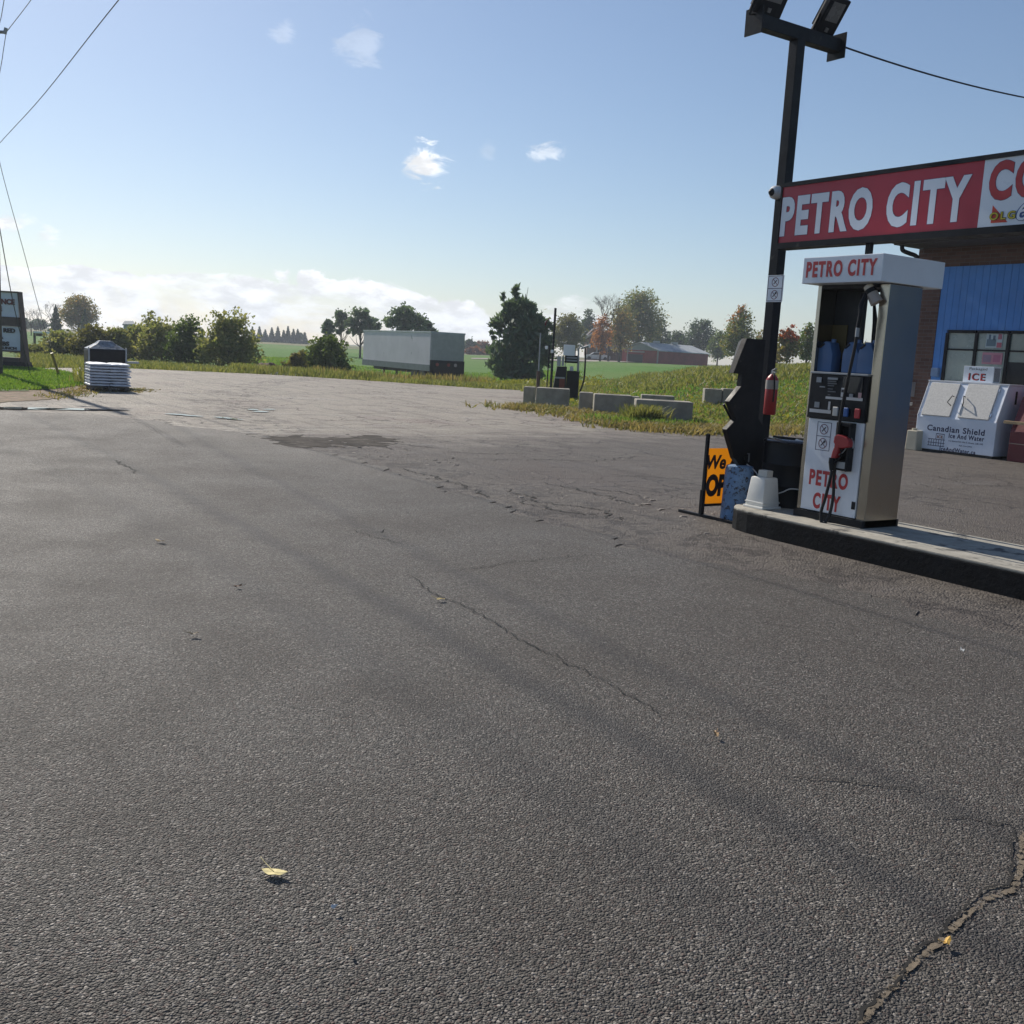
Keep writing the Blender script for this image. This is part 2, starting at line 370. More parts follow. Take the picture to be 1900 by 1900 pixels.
def asphalt(name, newer):
    M = bpy.data.materials.new(name); M.use_nodes = True; t = M.node_tree; b = t.nodes['Principled BSDF']
    g = N(t, 'ShaderNodeNewGeometry'); p = g.outputs['Position']
    sp = N(t, 'ShaderNodeSeparateXYZ'); L(t, p, sp.inputs[0]); X, Y = sp.outputs[0], sp.outputs[1]
    vo = N(t, 'ShaderNodeTexVoronoi'); vo.inputs['Scale'].default_value = 135 if newer else 60; vo.inputs['Randomness'].default_value = 1
    warp = N(t, 'ShaderNodeVectorMath', op='ADD'); L(t, p, warp.inputs[0])
    nzv = noise(t, p, 60, 2, .5, out=1); sc_ = N(t, 'ShaderNodeVectorMath', op='SCALE'); L(t, nzv, sc_.inputs[0]); sc_.inputs[3].default_value = .012
    L(t, sc_.outputs[0], warp.inputs[1]); L(t, warp.outputs[0], vo.inputs['Vector'])
    cellr = N(t, 'ShaderNodeSeparateColor'); L(t, vo.outputs['Color'], cellr.inputs[0])
    big = noise(t, p, .22, 5, .6); mid = noise(t, p, 1.1, 6, .65); fine = noise(t, p, 9, 6, .7)
    if newer:
        dark, light = (.026, .024, .022), (.155, .141, .125)
        stone = maprange(t, cellr.outputs[0], 0, 1, .0, 1., smooth=False)
        c = mixc(t, stone, dark, light)
        vb = N(t, 'ShaderNodeTexVoronoi'); vb.inputs['Scale'].default_value = 62; L(t, warp.outputs[0], vb.inputs['Vector']); vbs = N(t, 'ShaderNodeSeparateColor'); L(t, vb.outputs['Color'], vbs.inputs[0])
        bigst = mth(t, 'MULTIPLY', maprange(t, vbs.outputs[0], .80, .84), maprange(t, vb.outputs['Distance'], .30, .42, 1, 0))
        c = mixc(t, maprange(t, cellr.outputs[1], .86, .95), c, (.30, .275, .25))
        c = mixc(t, bigst, c, mixc(t, vbs.outputs[1], (.07, .062, .056), (.26, .235, .21)))
        c = mixc(t, maprange(t, cellr.outputs[2], .86, .95, 0, .7), c, (.10, .062, .052))
        c = mixc(t, maprange(t, mid, .35, .7, 0, .35), c, (.072, .062, .054))
    else:
        c = mixc(t, cellr.outputs[0], (.30, .262, .215), (.56, .495, .415))
        c = mixc(t, maprange(t, mid, .48, .62, 0, .7), c, (.42, .365, .325))
        c = mixc(t, maprange(t, fine, .56, .7, 0, .5), c, (.12, .106, .094))
        c = mixc(t, maprange(t, big, .52, .66, 0, .5), c, (.30, .23, .20))
        # worn surface streaked along the way vehicles turn
        st = N(t, 'ShaderNodeMapping'); st.inputs['Rotation'].default_value = (0, 0, .45); st.inputs['Scale'].default_value = (.25, 2.6, 1); L(t, p, st.inputs[0])
        c = mixc(t, maprange(t, noise(t, st.outputs[0], 1., 7, .7), .5, .62, 0, .45), c, (.16, .14, .123))
        st2 = N(t, 'ShaderNodeMapping'); st2.inputs['Rotation'].default_value = (0, 0, 1.0); st2.inputs['Scale'].default_value = (.9, .28, 1); L(t, p, st2.inputs[0])
        c = mixc(t, maprange(t, noise(t, st2.outputs[0], 1.3, 8, .75), .54, .60, 0, .5), c, (.17, .15, .13))
        c = mixc(t, maprange(t, noise(t, st2.outputs[0], .7, 8, .75), .56, .64, 0, .7), c, (.50, .46, .42))
        ve = N(t, 'ShaderNodeTexVoronoi', feature='DISTANCE_TO_EDGE'); ve.inputs['Scale'].default_value = 1.6
        w2 = N(t, 'ShaderNodeVectorMath', op='ADD'); L(t, p, w2.inputs[0]); w3 = N(t, 'ShaderNodeVectorMath', op='SCALE'); L(t, noise(t, p, 3, 5, .6, out=1), w3.inputs[0]); w3.inputs[3].default_value = .45; L(t, w3.outputs[0], w2.inputs[1]); L(t, w2.outputs[0], ve.inputs['Vector'])
        ckm = mth(t, 'MULTIPLY', maprange(t, ve.outputs['Distance'], .012, .03, 1, 0), maprange(t, noise(t, p, .45, 3), .47, .56))
        c = mixc(t, mth(t, 'MULTIPLY', ckm, .85), c, (.03, .027, .024))
        SE = SEAM; q_ = mth(t, 'SUBTRACT', Y, mth(t, 'ADD', mth(t, 'ADD', mth(t, 'MULTIPLY', X, SE[1]), SE[0]), mth(t, 'MULTIPLY', mth(t, 'MULTIPLY', X, X), SE[2])))
        sm = maprange(t, mth(t, 'ABSOLUTE', mth(t, 'ADD', q_, mth(t, 'MULTIPLY', mth(t, 'SUBTRACT', mid, .5), 2.2))), .35, 1.1, 1, 0)
        ln_ = noise(t, p, 2.6, 9, .78, .8)
        c = mixc(t, mth(t, 'MULTIPLY', sm, maprange(t, ln_, .50, .56, 0, .75)), c, (.055, .048, .042))
        c = mixc(t, mth(t, 'MULTIPLY', sm, maprange(t, ln_, .36, .42, .7, 0)), c, (.40, .35, .30))
        # oily dark paving round the pumps and the shop front
        near = mth(t, 'ADD', mth(t, 'MULTIPLY', X, .62), mth(t, 'MULTIPLY', Y, .10))
        near = mth(t, 'ADD', near, mth(t, 'MULTIPLY', mth(t, 'SUBTRACT', mid, .5), 3.5))
        c = mixc(t, maprange(t, near, -10.5, -7.2, 0, .72), c, (.050, .040, .038))
    # tyre-polished lanes that curve across the forecourt
    def lane(a0, a1, a2, wd, amt, col):
        nonlocal c
        # signed distance in Y from the curve Y = a0 + a1 X + a2 X^2
        q = mth(t, 'SUBTRACT', Y, mth(t, 'ADD', mth(t, 'ADD', mth(t, 'MULTIPLY', X, a1), a0), mth(t, 'MULTIPLY', mth(t, 'MULTIPLY', X, X), a2)))
        q = mth(t, 'ABSOLUTE', mth(t, 'ADD', q, mth(t, 'MULTIPLY', mth(t, 'SUBTRACT', mid, .5), .35)))
        f = maprange(t, q, 0, wd, 1, 0)
        c = mixc(t, mth(t, 'MULTIPLY', f, amt), c, col)
    if newer:
        qe = mth(t, 'SUBTRACT', Y, mth(t, 'ADD', mth(t, 'ADD', mth(t, 'MULTIPLY', X, EDGE[1]), EDGE[0]), mth(t, 'MULTIPLY', mth(t, 'MULTIPLY', X, X), EDGE[2])))
        qe = mth(t, 'ADD', qe, mth(t, 'MULTIPLY', mth(t, 'SUBTRACT', noise(t, p, .8, 8, .7), .5), 2.4))
        ef = mth(t, 'MULTIPLY', maprange(t, qe, -1.7, .2, 0, .6), maprange(t, X, -12.5, -9, 1, 0)); c = mixc(t, ef, c, mixc(t, cellr.outputs[0], (.10, .09, .078), (.36, .325, .28)))
        for a in LANES: lane(*a)
    else: lane(*PALE)
    L(t, c, b.inputs['Base Color'])
    L(t, maprange(t, mid, .3, .7, .62, .74), b.inputs['Roughness'])
    b.inputs['Specular IOR Level'].default_value = .33
    hh = mth(t, 'ADD', mth(t, 'MULTIPLY', vo.outputs['Distance'], -1.), mth(t, 'MULTIPLY', cellr.outputs[0], .35))
    hh = mth(t, 'ADD', hh, mth(t, 'MULTIPLY', fine, .8 if newer else 2.5))
    bn = N(t, 'ShaderNodeBump'); bn.inputs['Strength'].default_value = 1.; bn.inputs['Distance'].default_value = .0125 if newer else .03
    L(t, hh, bn.inputs['Height']); L(t, bn.outputs[0], b.inputs['Normal'])
    return M
def fitlane(pp):
    q = np.array([gz(x, y)[:2] for x, y in pp]); k = np.polyfit(q[:, 0], q[:, 1], 2); return k[2], k[1], k[0]
LANES = []
for pp, wd, amt in [([(116, 800), (237, 868), (500, 1000), (700, 1110), (1000, 1280), (1250, 1430)], .17, .5),
                    ([(430, 850), (640, 960), (900, 1090), (1150, 1210), (1500, 1380), (1880, 1560)], .16, .36),
                    ([(150, 900), (420, 1060), (760, 1290), (1150, 1560)], .22, .26)]:
    a0, a1, a2 = fitlane(pp); LANES.append((a0, a1, a2, wd, amt, (.030, .030, .034)))
_a = fitlane([(520, 812), (620, 830), (740, 866), (870, 908), (1000, 945), (1130, 968), (1280, 985)]); SEAM = _a
PALE = (*fitlane([(400, 800), (470, 797), (560, 797), (660, 806)]), .55, .5, (.58, .54, .49))
EDGE = fitlane([(60, 764), (200, 772), (330, 790), (440, 802), (520, 822), (640, 850), (745, 880), (870, 918), (1000, 962), (1150, 1010)])
M_new = asphalt('asphalt surface', True); M_old = asphalt('worn paving', False)
far_edge = P2((60, 683), (150, 682), (250, 684), (500, 695), (650, 704), (800, 714), (900, 721), (965, 724))
near_edge = [(-31.5, 21.8), (-27.2, 18.6), (-25.6, 16.6), (-24, 16.1), (-21.2, 15.6), (-17.6, 14.3), (-16.2, 15.6), (-16.4, 19.5), (-16.0, 26)]
LOT = far_edge+near_edge+[(-15.5, 45), (60, 45), (60, -60), (-70, -60), (-70, -9), (-46, 4.2)]
LOTr = roughen(LOT, .35, .09, seed=3)
sheet('old_pavement', LOTr, 0., M_old)
edge_new = P2((-300, 742), (-60, 756), (60, 764), (200, 772), (330, 790), (440, 802), (520, 822), (640, 850), (745, 880), (870, 918), (1000, 962), (1150, 1010), (1300, 1040), (1420, 1062), (1600, 1110), (1800, 1160), (2100, 1240))
e1 = roughen(edge_new, .10, .03, closed=False, seed=5)
_r = np.random.default_rng(12); _o = 0.; _e = []
for _i, _p in enumerate(e1):
    _o = _o*.86+_r.normal(0, .055); _e.append((_p[0]+_o*.5, _p[1]+_o))
e1 = _e
newpoly = e1+[tuple(edge_new[-1]), (6, 5), (40, 5), (40, -50), (-45, -50), (-45, -4)]
sheet('asphalt', newpoly, .008, M_new)
dampm = mat('damp dark paving', (.060, .052, .045), .92, spec=.1, var=.35, vscale=3, bump=.6, bscale=30, dirt=((.2, .18, .155), 2.2, .56))
for _k, pp in enumerate([[(470, 812), (540, 808), (600, 813), (700, 808), (738, 817), (705, 829), (640, 826), (580, 831), (520, 829), (480, 822)]]):
    sheet('damp_patch', roughen(P2(*pp), .10, .13, seed=40+_k), .0035, dampm)
# lawn corner with bare dirt edge
dirtm = mat('bare dirt', (.19, .125, .08), .95, var=.3, vscale=4, bump=.8, bscale=25, dirt=((.10, .09, .03), 6, .5))
lawnm = mat('lawn', (.075, .12, .022), .95, var=.4, vscale=2.2, bump=.8, bscale=40, dirt=((.16, .15, .05), 3, .6))
DIRT = P2((-260, 745), (0, 748), (95, 742), (160, 731), (178, 724), (172, 708), (120, 690), (55, 682))+[(-43, 3), (-46, -8), (-44, -14)]
LAWN = P2((-260, 728), (0, 727), (95, 724), (155, 716), (164, 706), (120, 691), (55, 684))+[(-42.5, 3), (-45, -8), (-43.5, -13)]
sheet('dirt_verge', roughen(DIRT, .25, .07, seed=8), .010, dirtm)
sheet('lawn', roughen(LAWN, .3, .12, seed=9), .025, lawnm)
# puddles
wm = bpy.data.materials.new('puddle water'); wm.use_nodes = True; b = wm.node_tree.nodes['Principled BSDF']
b.inputs['Base Color'].default_value = (.05, .045, .04, 1); b.inputs['Roughness'].default_value = .03; b.inputs['Specular IOR Level'].default_value = 1.; b.inputs['IOR'].default_value = 1.45
def puddle(x0, x1, ya, yb, h, seed, gap=0):
    r = np.random.default_rng(seed); n = 26; tp = []; bt = []
    for i in range(n+1):
        s = i/n; x = x0+(x1-x0)*s; y = ya+(yb-ya)*s; e = math.sin(math.pi*min(1, max(0, s)))**.6*h
        tp.append(gz(x, y-e*(.55+.3*r.random()))[:2]); bt.append(gz(x, y+e*(.4+.25*r.random()))[:2])
    sheet('puddle', [tuple(p) for p in tp]+[tuple(p) for p in bt[::-1]][1:-1], .016, wm)
puddle(-140, 130, 758, 760, 3.6, 1); puddle(60, 246, 759.5, 762.5, 2.6, 11); puddle(305, 352, 769, 771.5, 1.6, 2); puddle(338, 378, 772, 774, 1.2, 12); puddle(396, 436, 775, 778, 1.8, 3); puddle(420, 452, 778, 780, 1.2, 13)
puddle(458, 480, 761, 761.5, 1.6, 4); puddle(468, 499, 764.5, 765.5, 1.8, 5); puddle(487, 512, 760.5, 761, 1.2, 6)
# cracks
crackm = mat('crack shadow', (.012, .011, .010), .95); sandm = mat('sandy crack fill', (.17, .135, .095), .95, var=.3, vscale=30, bump=.5, bscale=80)
_t = sandm.node_tree; _g = N(_t, 'ShaderNodeNewGeometry'); _tp = N(_t, 'ShaderNodeBsdfTransparent'); _mx = N(_t, 'ShaderNodeMixShader')
L(_t, maprange(_t, noise(_t, _g.outputs['Position'], 38, 6, .75), .46, .50), _mx.inputs[0]); L(_t, _tp.outputs[0], _mx.inputs[1]); L(_t, _t.nodes['Principled BSDF'].outputs[0], _mx.inputs[2]); L(_t, _mx.outputs[0], _t.nodes['Material Output'].inputs[0])
def ribbon(mb, pp, w0, jit, seed, z=.0145, step=.035, base=None):
    r = np.random.default_rng(seed); pts = [gz(x, y)[:2] for x, y in pp]; q = []
    for a, c in zip(pts[:-1], pts[1:]):
        a = np.array(a); c = np.array(c); n = max(1, int(np.linalg.norm(c-a)/step)); q += [a+(c-a)*i/n for i in range(n)]
    q.append(np.array(pts[-1])); off = 0; Vv = []; 
    for i, p in enumerate(q):
        t_ = q[min(i+1, len(q)-1)]-q[max(i-1, 0)]; t_ /= np.linalg.norm(t_)+1e-9; n_ = np.array([-t_[1], t_[0]])
        off = off*.85+r.normal(0, jit); wp = (wp*.8+.2*abs(r.normal(.9, .9))) if i else .5; wv = w0*wp+w0*.15
        wv *= min(1, (i+1)/6, (len(q)-i)/6)
        c_ = p+n_*off; Vv += [(*(c_-n_*wv), z), (*(c_+n_*wv), z)]
    mb.add(Vv, [(2*i, 2*i+1, 2*i+3, 2*i+2) for i in range(len(q)-1)])
ck = MB()
ribbon(ck, [(760, 1070), (800, 1100), (870, 1130), (940, 1172), (1000, 1210), (1045, 1230), (1130, 1270), (1240, 1330)], .0035, .010, 1, step=.02)
ribbon(ck, [(840, 1060), (920, 1050), (1000, 1040), (1090, 1032)], .003, .012, 2, step=.02)
ribbon(ck, [(1450, 1447), (1540, 1453), (1620, 1462), (1710, 1470)], .003, .006, 3, step=.012)
ribbon(ck, [(1735, 1520), (1800, 1528), (1870, 1532), (1885, 1545)], .003, .006, 4, step=.012)
ribbon(ck, [(1886, 1545), (1878, 1590), (1888, 1620), (1872, 1650), (1820, 1668), (1760, 1720), (1700, 1775), (1600, 1880), (1575, 1910)], .0032, .005, 5, step=.012)
ribbon(ck, [(205, 855), (235, 868), (255, 880)], .01, .012, 6, step=.02); ribbon(ck, [(650, 985), (700, 1000), (745, 1012)], .003, .01, 16, step=.02)
for seed, w0, pp in [(7, .012, [(740, 868), (800, 882), (870, 905), (930, 925)]), (8, .009, [(900, 855), (1000, 853), (1100, 855), (1200, 848)]), (9, .014, [(600, 812), (690, 812), (730, 822), (800, 832)]),
        (10, .014, [(940, 905), (1010, 930), (1080, 940), (1180, 968)]), (11, .010, [(1000, 895), (1070, 905), (1130, 925), (1200, 940)]), (12, .012, [(640, 739), (700, 741), (745, 740)]), (24, .014, [(655, 787), (700, 788)]),
        (13, .005, [(1700, 925), (1780, 930), (1900, 940)]), (14, .006, [(1690, 895), (1730, 905), (1765, 915)]), (15, .005, [(1720, 880), (1800, 900), (1900, 905)]), (25, .012, [(620, 822), (680, 828), (760, 838)]), (26, .010, [(820, 838), (900, 842), (980, 842)]),
        (27, .010, [(960, 925), (1040, 950), (1120, 958)]), (28, .008, [(1080, 905), (1150, 912), (1210, 925)]), (29, .008, [(1120, 880), (1200, 885), (1290, 892)])]:
    ribbon(ck, pp, w0, .035 if w0 > .008 else .015, seed, z=.006, step=.03)
tag(ck.build('asphalt_cracks', crackm), kind='structure')
sd = MB()
ribbon(sd, [(1894, 1548), (1889, 1590), (1896, 1624), (1880, 1657), (1829, 1676), (1772, 1730), (1712, 1786), (1612, 1888), (1588, 1915)], .0085, .003, 21, z=.0135, step=.010)
tag(sd.build('crack_sand', sandm), kind='structure')
# broken-up edge where the newer layer has crumbled away: shallow chips of old binder
chips = MB(); rc_ = np.random.default_rng(77)
for k in range(240):
    s = [(.06, .05), (.16, .06), (.30, .03), (.55, .06), (.78, .05), (.92, .07)][k % 6]; s = s[0]+rc_.normal(0, s[1])
    c = gz(590+s*760+rc_.normal(0, 16), 812+s*160+rc_.normal(0, 8+6*s))
    nv = 6; rr0 = .008+.030*rc_.random()**2.2; an = np.sort(rc_.random(nv))*6.283; hz0 = rr0*rc_.uniform(.1, .35)
    base_ = [(c[0]+math.cos(a)*rr0*1.15, c[1]+math.sin(a)*rr0*1.15, .001) for a in an]; top_ = [(c[0]+math.cos(a)*rr0*.8, c[1]+math.sin(a)*rr0*.8, hz0) for a in an]
    chips.add(base_+top_, [tuple(range(nv, 2*nv))]+[(i, (i+1) % nv, nv+(i+1) % nv, nv+i) for i in range(nv)])
tag(chips.build('crumbled_asphalt', mat('crumbled asphalt', (.22, .195, .17), .85, var=.4, vscale=12, bump=.6, bscale=60)), 'crumbled broken asphalt lumps along the worn seam', 'rubble', kind='stuff')
# ------------------------------------------------------------------ pump island
def arcpoly():
    p = [(9, 6.78), (3, 6.80), (-3.5, 6.82), (-5.4, 6.83), (-6.2, 6.845)]
    p += [(-6.50, 6.865), (-6.66, 6.90), (-6.77, 6.96), (-6.85, 7.06), (-6.91, 7.22), (-6.94, 7.42), (-6.93, 7.62), (-6.88, 7.78), (-6.72, 7.88), (-6.4, 7.90)]
    return p+[(-3.5, 7.92), (3, 7.92), (9, 7.92)]
isl = thing('pump_island', 'long low concrete pump island with black painted kerb and rounded end', 'pump island', (-5, 7.35, 0))
ip = arcpoly()
MB().prism([(x, y, -.02) for x, y in ip], (0, 0, .20)).build('kerb_side', curbside, isl, bevel=.008)
cx, cy = -4, 7.36
MB().prism([(x, y+(.004 if y < 7.3 else -.004), .1801) for x, y in ip], (0, 0, .022)).build('concrete_top', curbtop, isl, bevel=.008)
IZ = .202

# ------------------------------------------------------------------ fuel dispenser
PXL, PXR, YF, YB = -6.22, -5.48, 7.19, 7.62
pump = thing('fuel_dispenser', 'tall white and steel fuel pump with red lettered header standing on the island', 'fuel pump', (-5.85, 7.4, IZ))
MB().box(PXL, PXR, YF-.04, YB+.02, IZ, IZ+.062).build('plinth', blackpaint, pump)
MB().box(PXL+.045, PXR-.085, YF+.012, YB-.012, IZ+.062, 1.085).build('lower_cabinet', blackpaint, pump)
MB().box(PXL, PXL+.04, YF, YB, IZ+.062, 2.23).build('side_panel', steel, pump, bevel=.004)
c_ = MB().box(PXR-.09, PXR, YF-.004, YB, IZ, 2.228).build('side_panel', steel, pump, bevel=.006)
tag(c_, 'wide brushed steel side column')
door = MB().box(PXL+.05, PXR-.10, YF-.012, YF+.012, IZ+.07, 1.08).build('door_panel', whitepaint, pump, bevel=.005)
MB().box(PXL+.05, PXR-.10, YB-.012, YB+.014, IZ+.07, 1.08).build('door_panel', whitepaint, pump, bevel=.005)
# control panel with a metal shelf
cp = MB().prism([(PXL+.042, YF-.035, 1.088), (PXL+.042, YF-.028, 1.47), (PXL+.042, YF+.1, 1.47), (PXL+.042, YF+.1, 1.088)], (PXR-.092-PXL-.042, 0, 0)).build('control_panel', blackplastic, pump, bevel=.004)
MB().box(PXL+.042, PXR-.092, YB-.1, YB+.03, 1.088, 1.47).build('control_panel', blackplastic, pump, bevel=.004)
MB().box(PXL+.042, PXR-.092, YF-.038, YB+.03, 1.471, 1.488).build('shelf', galv, pump, bevel=.003)
# upper bay: dark board, opening to the right of it
xo = pY(1593, 600, 7.40)[0]
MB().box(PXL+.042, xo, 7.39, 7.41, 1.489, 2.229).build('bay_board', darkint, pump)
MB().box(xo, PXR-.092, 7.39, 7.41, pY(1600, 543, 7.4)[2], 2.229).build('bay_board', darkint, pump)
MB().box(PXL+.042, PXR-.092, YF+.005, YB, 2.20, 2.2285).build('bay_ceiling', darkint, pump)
a = pY(1537, 603, 7.385); b_ = pY(1567, 666, 7.385)
MB().box(a[0], b_[0], 7.380, 7.388, b_[2], a[2]).build('notice', mat('faded yellow notice', (.085, .062, .018), .7), pump)
hd = MB().box(-6.27, -5.45, 7.03, 7.84, 2.232, 2.452).build('header_box', whitesign, pump, bevel=.006)
def rectY(x0, yb, yt, x1, Y):
    o = pY(x0, yb, Y); return o, pY(x1, (yb+yt)/2-(x1-x0)*.03, Y)[0]-o[0], pY(x0, yt, Y)[2]-o[2]
o, w_, h_ = rectY(1495, 515.6, 486, 1627, 7.028)
text('lettering', 'PETRO CITY', redletter, hd, o, w_, h_, bold=.04, spacing=1.22)
o, w_, h_ = rectY(1500.6, 898.3, 868.8, 1574.7, YF-.013)
text('lettering', 'PETRO', redletter, door, o, w_, h_, bold=.04, spacing=1.22)
o, w_, h_ = rectY(1507, 942, 911.8, 1560, YF-.013)
text('lettering', 'CITY', redletter, door, o, w_, h_, bold=.04, spacing=1.22)
# the two no-smoking / no-flame pictograms
def ring(mb, c, r, t, y, d=.0015, n=28):
    vs = []
    for k in range(n):
        a = 2*math.pi*k/n
        for rr in (r, r-t): vs.append((c[0]+rr*math.cos(a), y, c[1]+rr*math.sin(a)))
    mb.add(vs, [(2*k, 2*((k+1) % n), 2*((k+1) % n)+1, 2*k+1) for k in range(n)])
def bar(mb, c, ang, l, t, y):
    ax = np.array([math.cos(ang), 0, math.sin(ang)]); az_ = np.array([-ax[2], 0, ax[0]]); c = np.array([c[0], y, c[1]])
    mb.add([c+ax*l/2*i+az_*t/2*j for i, j in ((-1, -1), (1, -1), (1, 1), (-1, 1))], [(0, 1, 2, 3)])
def pictos(parent, x0, z0, w, h, Y, frame=True):
    f = MB(); t = w*.03
    for (a, b, c, d) in ((x0, x0+w, z0, z0+t), (x0, x0+w, z0+h-t, z0+h), (x0, x0+t, z0+t, z0+h-t), (x0+w-t, x0+w, z0+t, z0+h-t), (x0+t, x0+w-t, z0+h/2-t/2, z0+h/2+t/2)):
        f.box(a, b, Y-.0012, Y, c, d)
    f.build('border', navy, parent)
    for i in (0, 1):
        cc = (x0+w/2, z0+h*(.25+.5*i)); r = h*.185; m1 = MB(); ring(m1, cc, r, r*.14, Y-.0016); bar(m1, cc, -math.pi/4, r*1.8, r*.13, Y-.0016)
        m1.build('prohibition_ring', mat('prohibition red', (.13, .02, .05), .5), parent)
        m2 = MB(); bar(m2, cc, math.pi/4, r*1.25, r*.2, Y-.0020)
        if i == 0: bar(m2, (cc[0]+r*.38, cc[1]+r*.38), math.pi/4, r*.45, r*.42, Y-.0022)
        m2.build('pictogram', black, parent)
a = pY(1512.5, 834, YF-.013); b_ = pY(1543.5, 786, YF-.013)
pictos(door, a[0], a[2], b_[0]-a[0], b_[2]-a[2]+.006, YF-.0135)
a = pY(1580.5, 937, YF-.013)
MB().box(a[0], a[0]+.035, YF-.02, YF-.0125, a[2]-.035, a[2]+.03).build('lock', blackplastic, door)
# stickers, read-outs and grade buttons on the control panel
YP = YF-.0385
def stick(x0, y0, x1, y1, m_, name='sticker', d=.003):
    a = pY(x0, y1, YP); b = pY(x1, y0, YP); MB().box(a[0], b[0], YP-d, YP, a[2], b[2]).build(name, m_, cp)
gray = mat('grey print', (.25, .27, .29), .6); dgray = mat('dim print', (.10, .11, .12), .6); lt = mat('light print', (.5, .5, .5), .5)
for q in [(1515, 700, 1525, 709), (1536, 701, 1555, 704), (1575.6, 731, 1583, 737)]: stick(*q, gray)
stick(1560, 720, 1570, 736, lt); stick(1561.5, 723, 1568, 728, black, d=.004); stick(1592, 729, 1599, 739, mat('pink sticker', (.42, .27, .28), .5))
for q in [(1570.5, 739, 1601, 742), (1532, 738, 1566, 739.6), (1502, 761.5, 1542, 764)]: stick(*q, lt, 'trim_strip')
for yy, x1 in ((707, 1552), (711, 1553), (715, 1548), (721, 1546), (726, 1551), (732, 1541)): stick(1536, yy, x1, yy+1.2, dgray, 'printed_line')
stick(1521, 717, 1531, 718.4, gray, 'printed_line'); stick(1511, 746, 1521, 755.5, gray, 'keypad'); stick(1562, 700, 1602, 728, mat('display glass', (.03, .032, .036), .15), 'display', .0022)
o = pY(1536, 760, YP); text('pump_number', '1', lt, cp, o, .022, .07, bold=.01)
for (x0, y0, x1, y1), cc in (((1546, 755.5, 1557, 771.5), (.5, .5, .48)), ((1566.3, 757, 1575.6, 773), (.03, .12, .38)), ((1586.5, 759, 1597.5, 776), (.42, .03, .04))):
    a = pY(x0, y1, YP); b = pY(x1, y0, YP)
    g_ = MB().box(a[0], b[0], YP-.018, YP+.001, a[2], b[2]).build('grade_button', mat('button %.2f' % cc[0], cc, .35), cp, bevel=.007, seg=3)
    MB().box(a[0]+.006, b[0]-.006, YP-.0195, YP-.0178, (a[2]+b[2])/2-.008, (a[2]+b[2])/2+.006).build('button_label', lt, g_)
# nozzle boot, nozzle, hose
a = pY(1563, 783, YF-.013); b_ = pY(1578, 875, YF-.013); bx1 = pY(1590, 785, YF-.013)[0]; Y0 = YF-.013
bt = MB(); x0_, x1_, z0_, z1_ = a[0], bx1, b_[2], a[2]
bt.box(x0_, x0_+.022, Y0-.075, Y0, z0_, z1_); bt.box(x1_-.022, x1_, Y0-.075, Y0, z0_, z1_); bt.box(x0_+.022, x1_-.022, Y0-.075, Y0, z1_-.03, z1_); bt.box(x0_+.022, x1_-.022, Y0-.05, Y0, z0_, z0_+.09)
bt.box(x0_+.022, x1_-.022, Y0-.004, Y0, z0_+.09, z1_-.03)
boot = bt.build('nozzle_boot', blackplastic, pump, bevel=.008)
MB().box(x0_+.0225, x1_-.0225, Y0-.055, Y0-.0505, z0_+.02, z0_+.075).build('boot_lip', galv, boot)
YN = Y0-.075
prof = [(1548, 810), (1553, 806), (1562, 808), (1571, 812), (1575, 820), (1574, 830), (1562, 832), (1556, 831), (1553, 842), (1550, 850), (1541, 850), (1544, 838), (1549, 826), (1546, 820)]
nz_ = MB().prism([pY(x, y, YN-.028) for x, y in prof][::-1], (0, .056, 0)).build('nozzle', redpaint, pump, bevel=.007, seg=2)
MB().tube(catmull([pY(1572, 815, YN), pY(1577, 812, YN+.02), pY(1581, 818, YN+.05), pY(1583, 832, YN+.06)]), .012, 10).build('spout', galv, nz_, smooth=True)
MB().tube(catmull([pY(1555, 829, YN), pY(1561, 838, YN), pY(1558, 850, YN), pY(1549, 858, YN), pY(1544, 866, YN)]), .007, 8).build('trigger_guard', blackplastic, nz_, smooth=True)
MB().tube(catmull([pY(1570, 832, YN), pY(1563, 840, YN), pY(1554, 845, YN)]), .005, 8).build('trigger', galv, nz_, smooth=True)
MB().tube([pY(1543, 849, YN), pY(1543, 858, YN), pY(1543.5, 873, YN)], [.022, .026, .020], 12).build('hose_swivel', blackplastic, nz_, smooth=True)
hz = lambda x, y, d: pY(x, y, YN+d)
hp = [hz(1543.5, 873, 0), hz(1540, 890, -.01), hz(1531, 925, -.02), hz(1523.5, 950, -.03), hz(1524, 968, -.04), hz(1531, 970, -.03), hz(1540, 952, 0), hz(1546, 920, .02), hz(1547, 890, .03), hz(1551, 855, .02), hz(1554, 815, .0), hz(1562, 760, -.02), hz(1573, 705, -.04), hz(1585, 650, -.05), hz(1590, 622, -.05)]
MB().tube(catmull(hp, 8), .0135, 12).build('hose', rubber, pump, smooth=True)
MB().tube([hz(1590, 625, -.05), hz(1592, 607, -.05)], .017, 12).build('hose_coupling', galv, pump, smooth=True)
MB().tube(catmull([hz(1592, 608, -.05), hz(1597, 582, -.05), hz(1598, 566, -.04), hz(1608, 545, .02), hz(1613, 536, .04)]), [.019]*33, 12).build('breakaway', blackplastic, pump, smooth=True)
c0 = hz(1610, 529, .03); c1 = hz(1627, 562, .06); d_ = c1-c0
hc = MB().tube([c0+d_*.22, c0+d_*.45], [.044, .047], 18).build('retractor_head', blackplastic, pump, smooth=True)
MB().tube([c0-d_*.02, c0+d_*.04, c0+d_*.22], [.02, .038, .042], 18).build('retractor_cap', mat('ivory plastic', (.55, .50, .42), .5), hc, smooth=True)
MB().tube([c0+d_*.45, c0+d_*1.0], [.046, .052], 18).build('retractor_cup', mat('grey plastic', (.34, .30, .27), .5), hc, smooth=True)
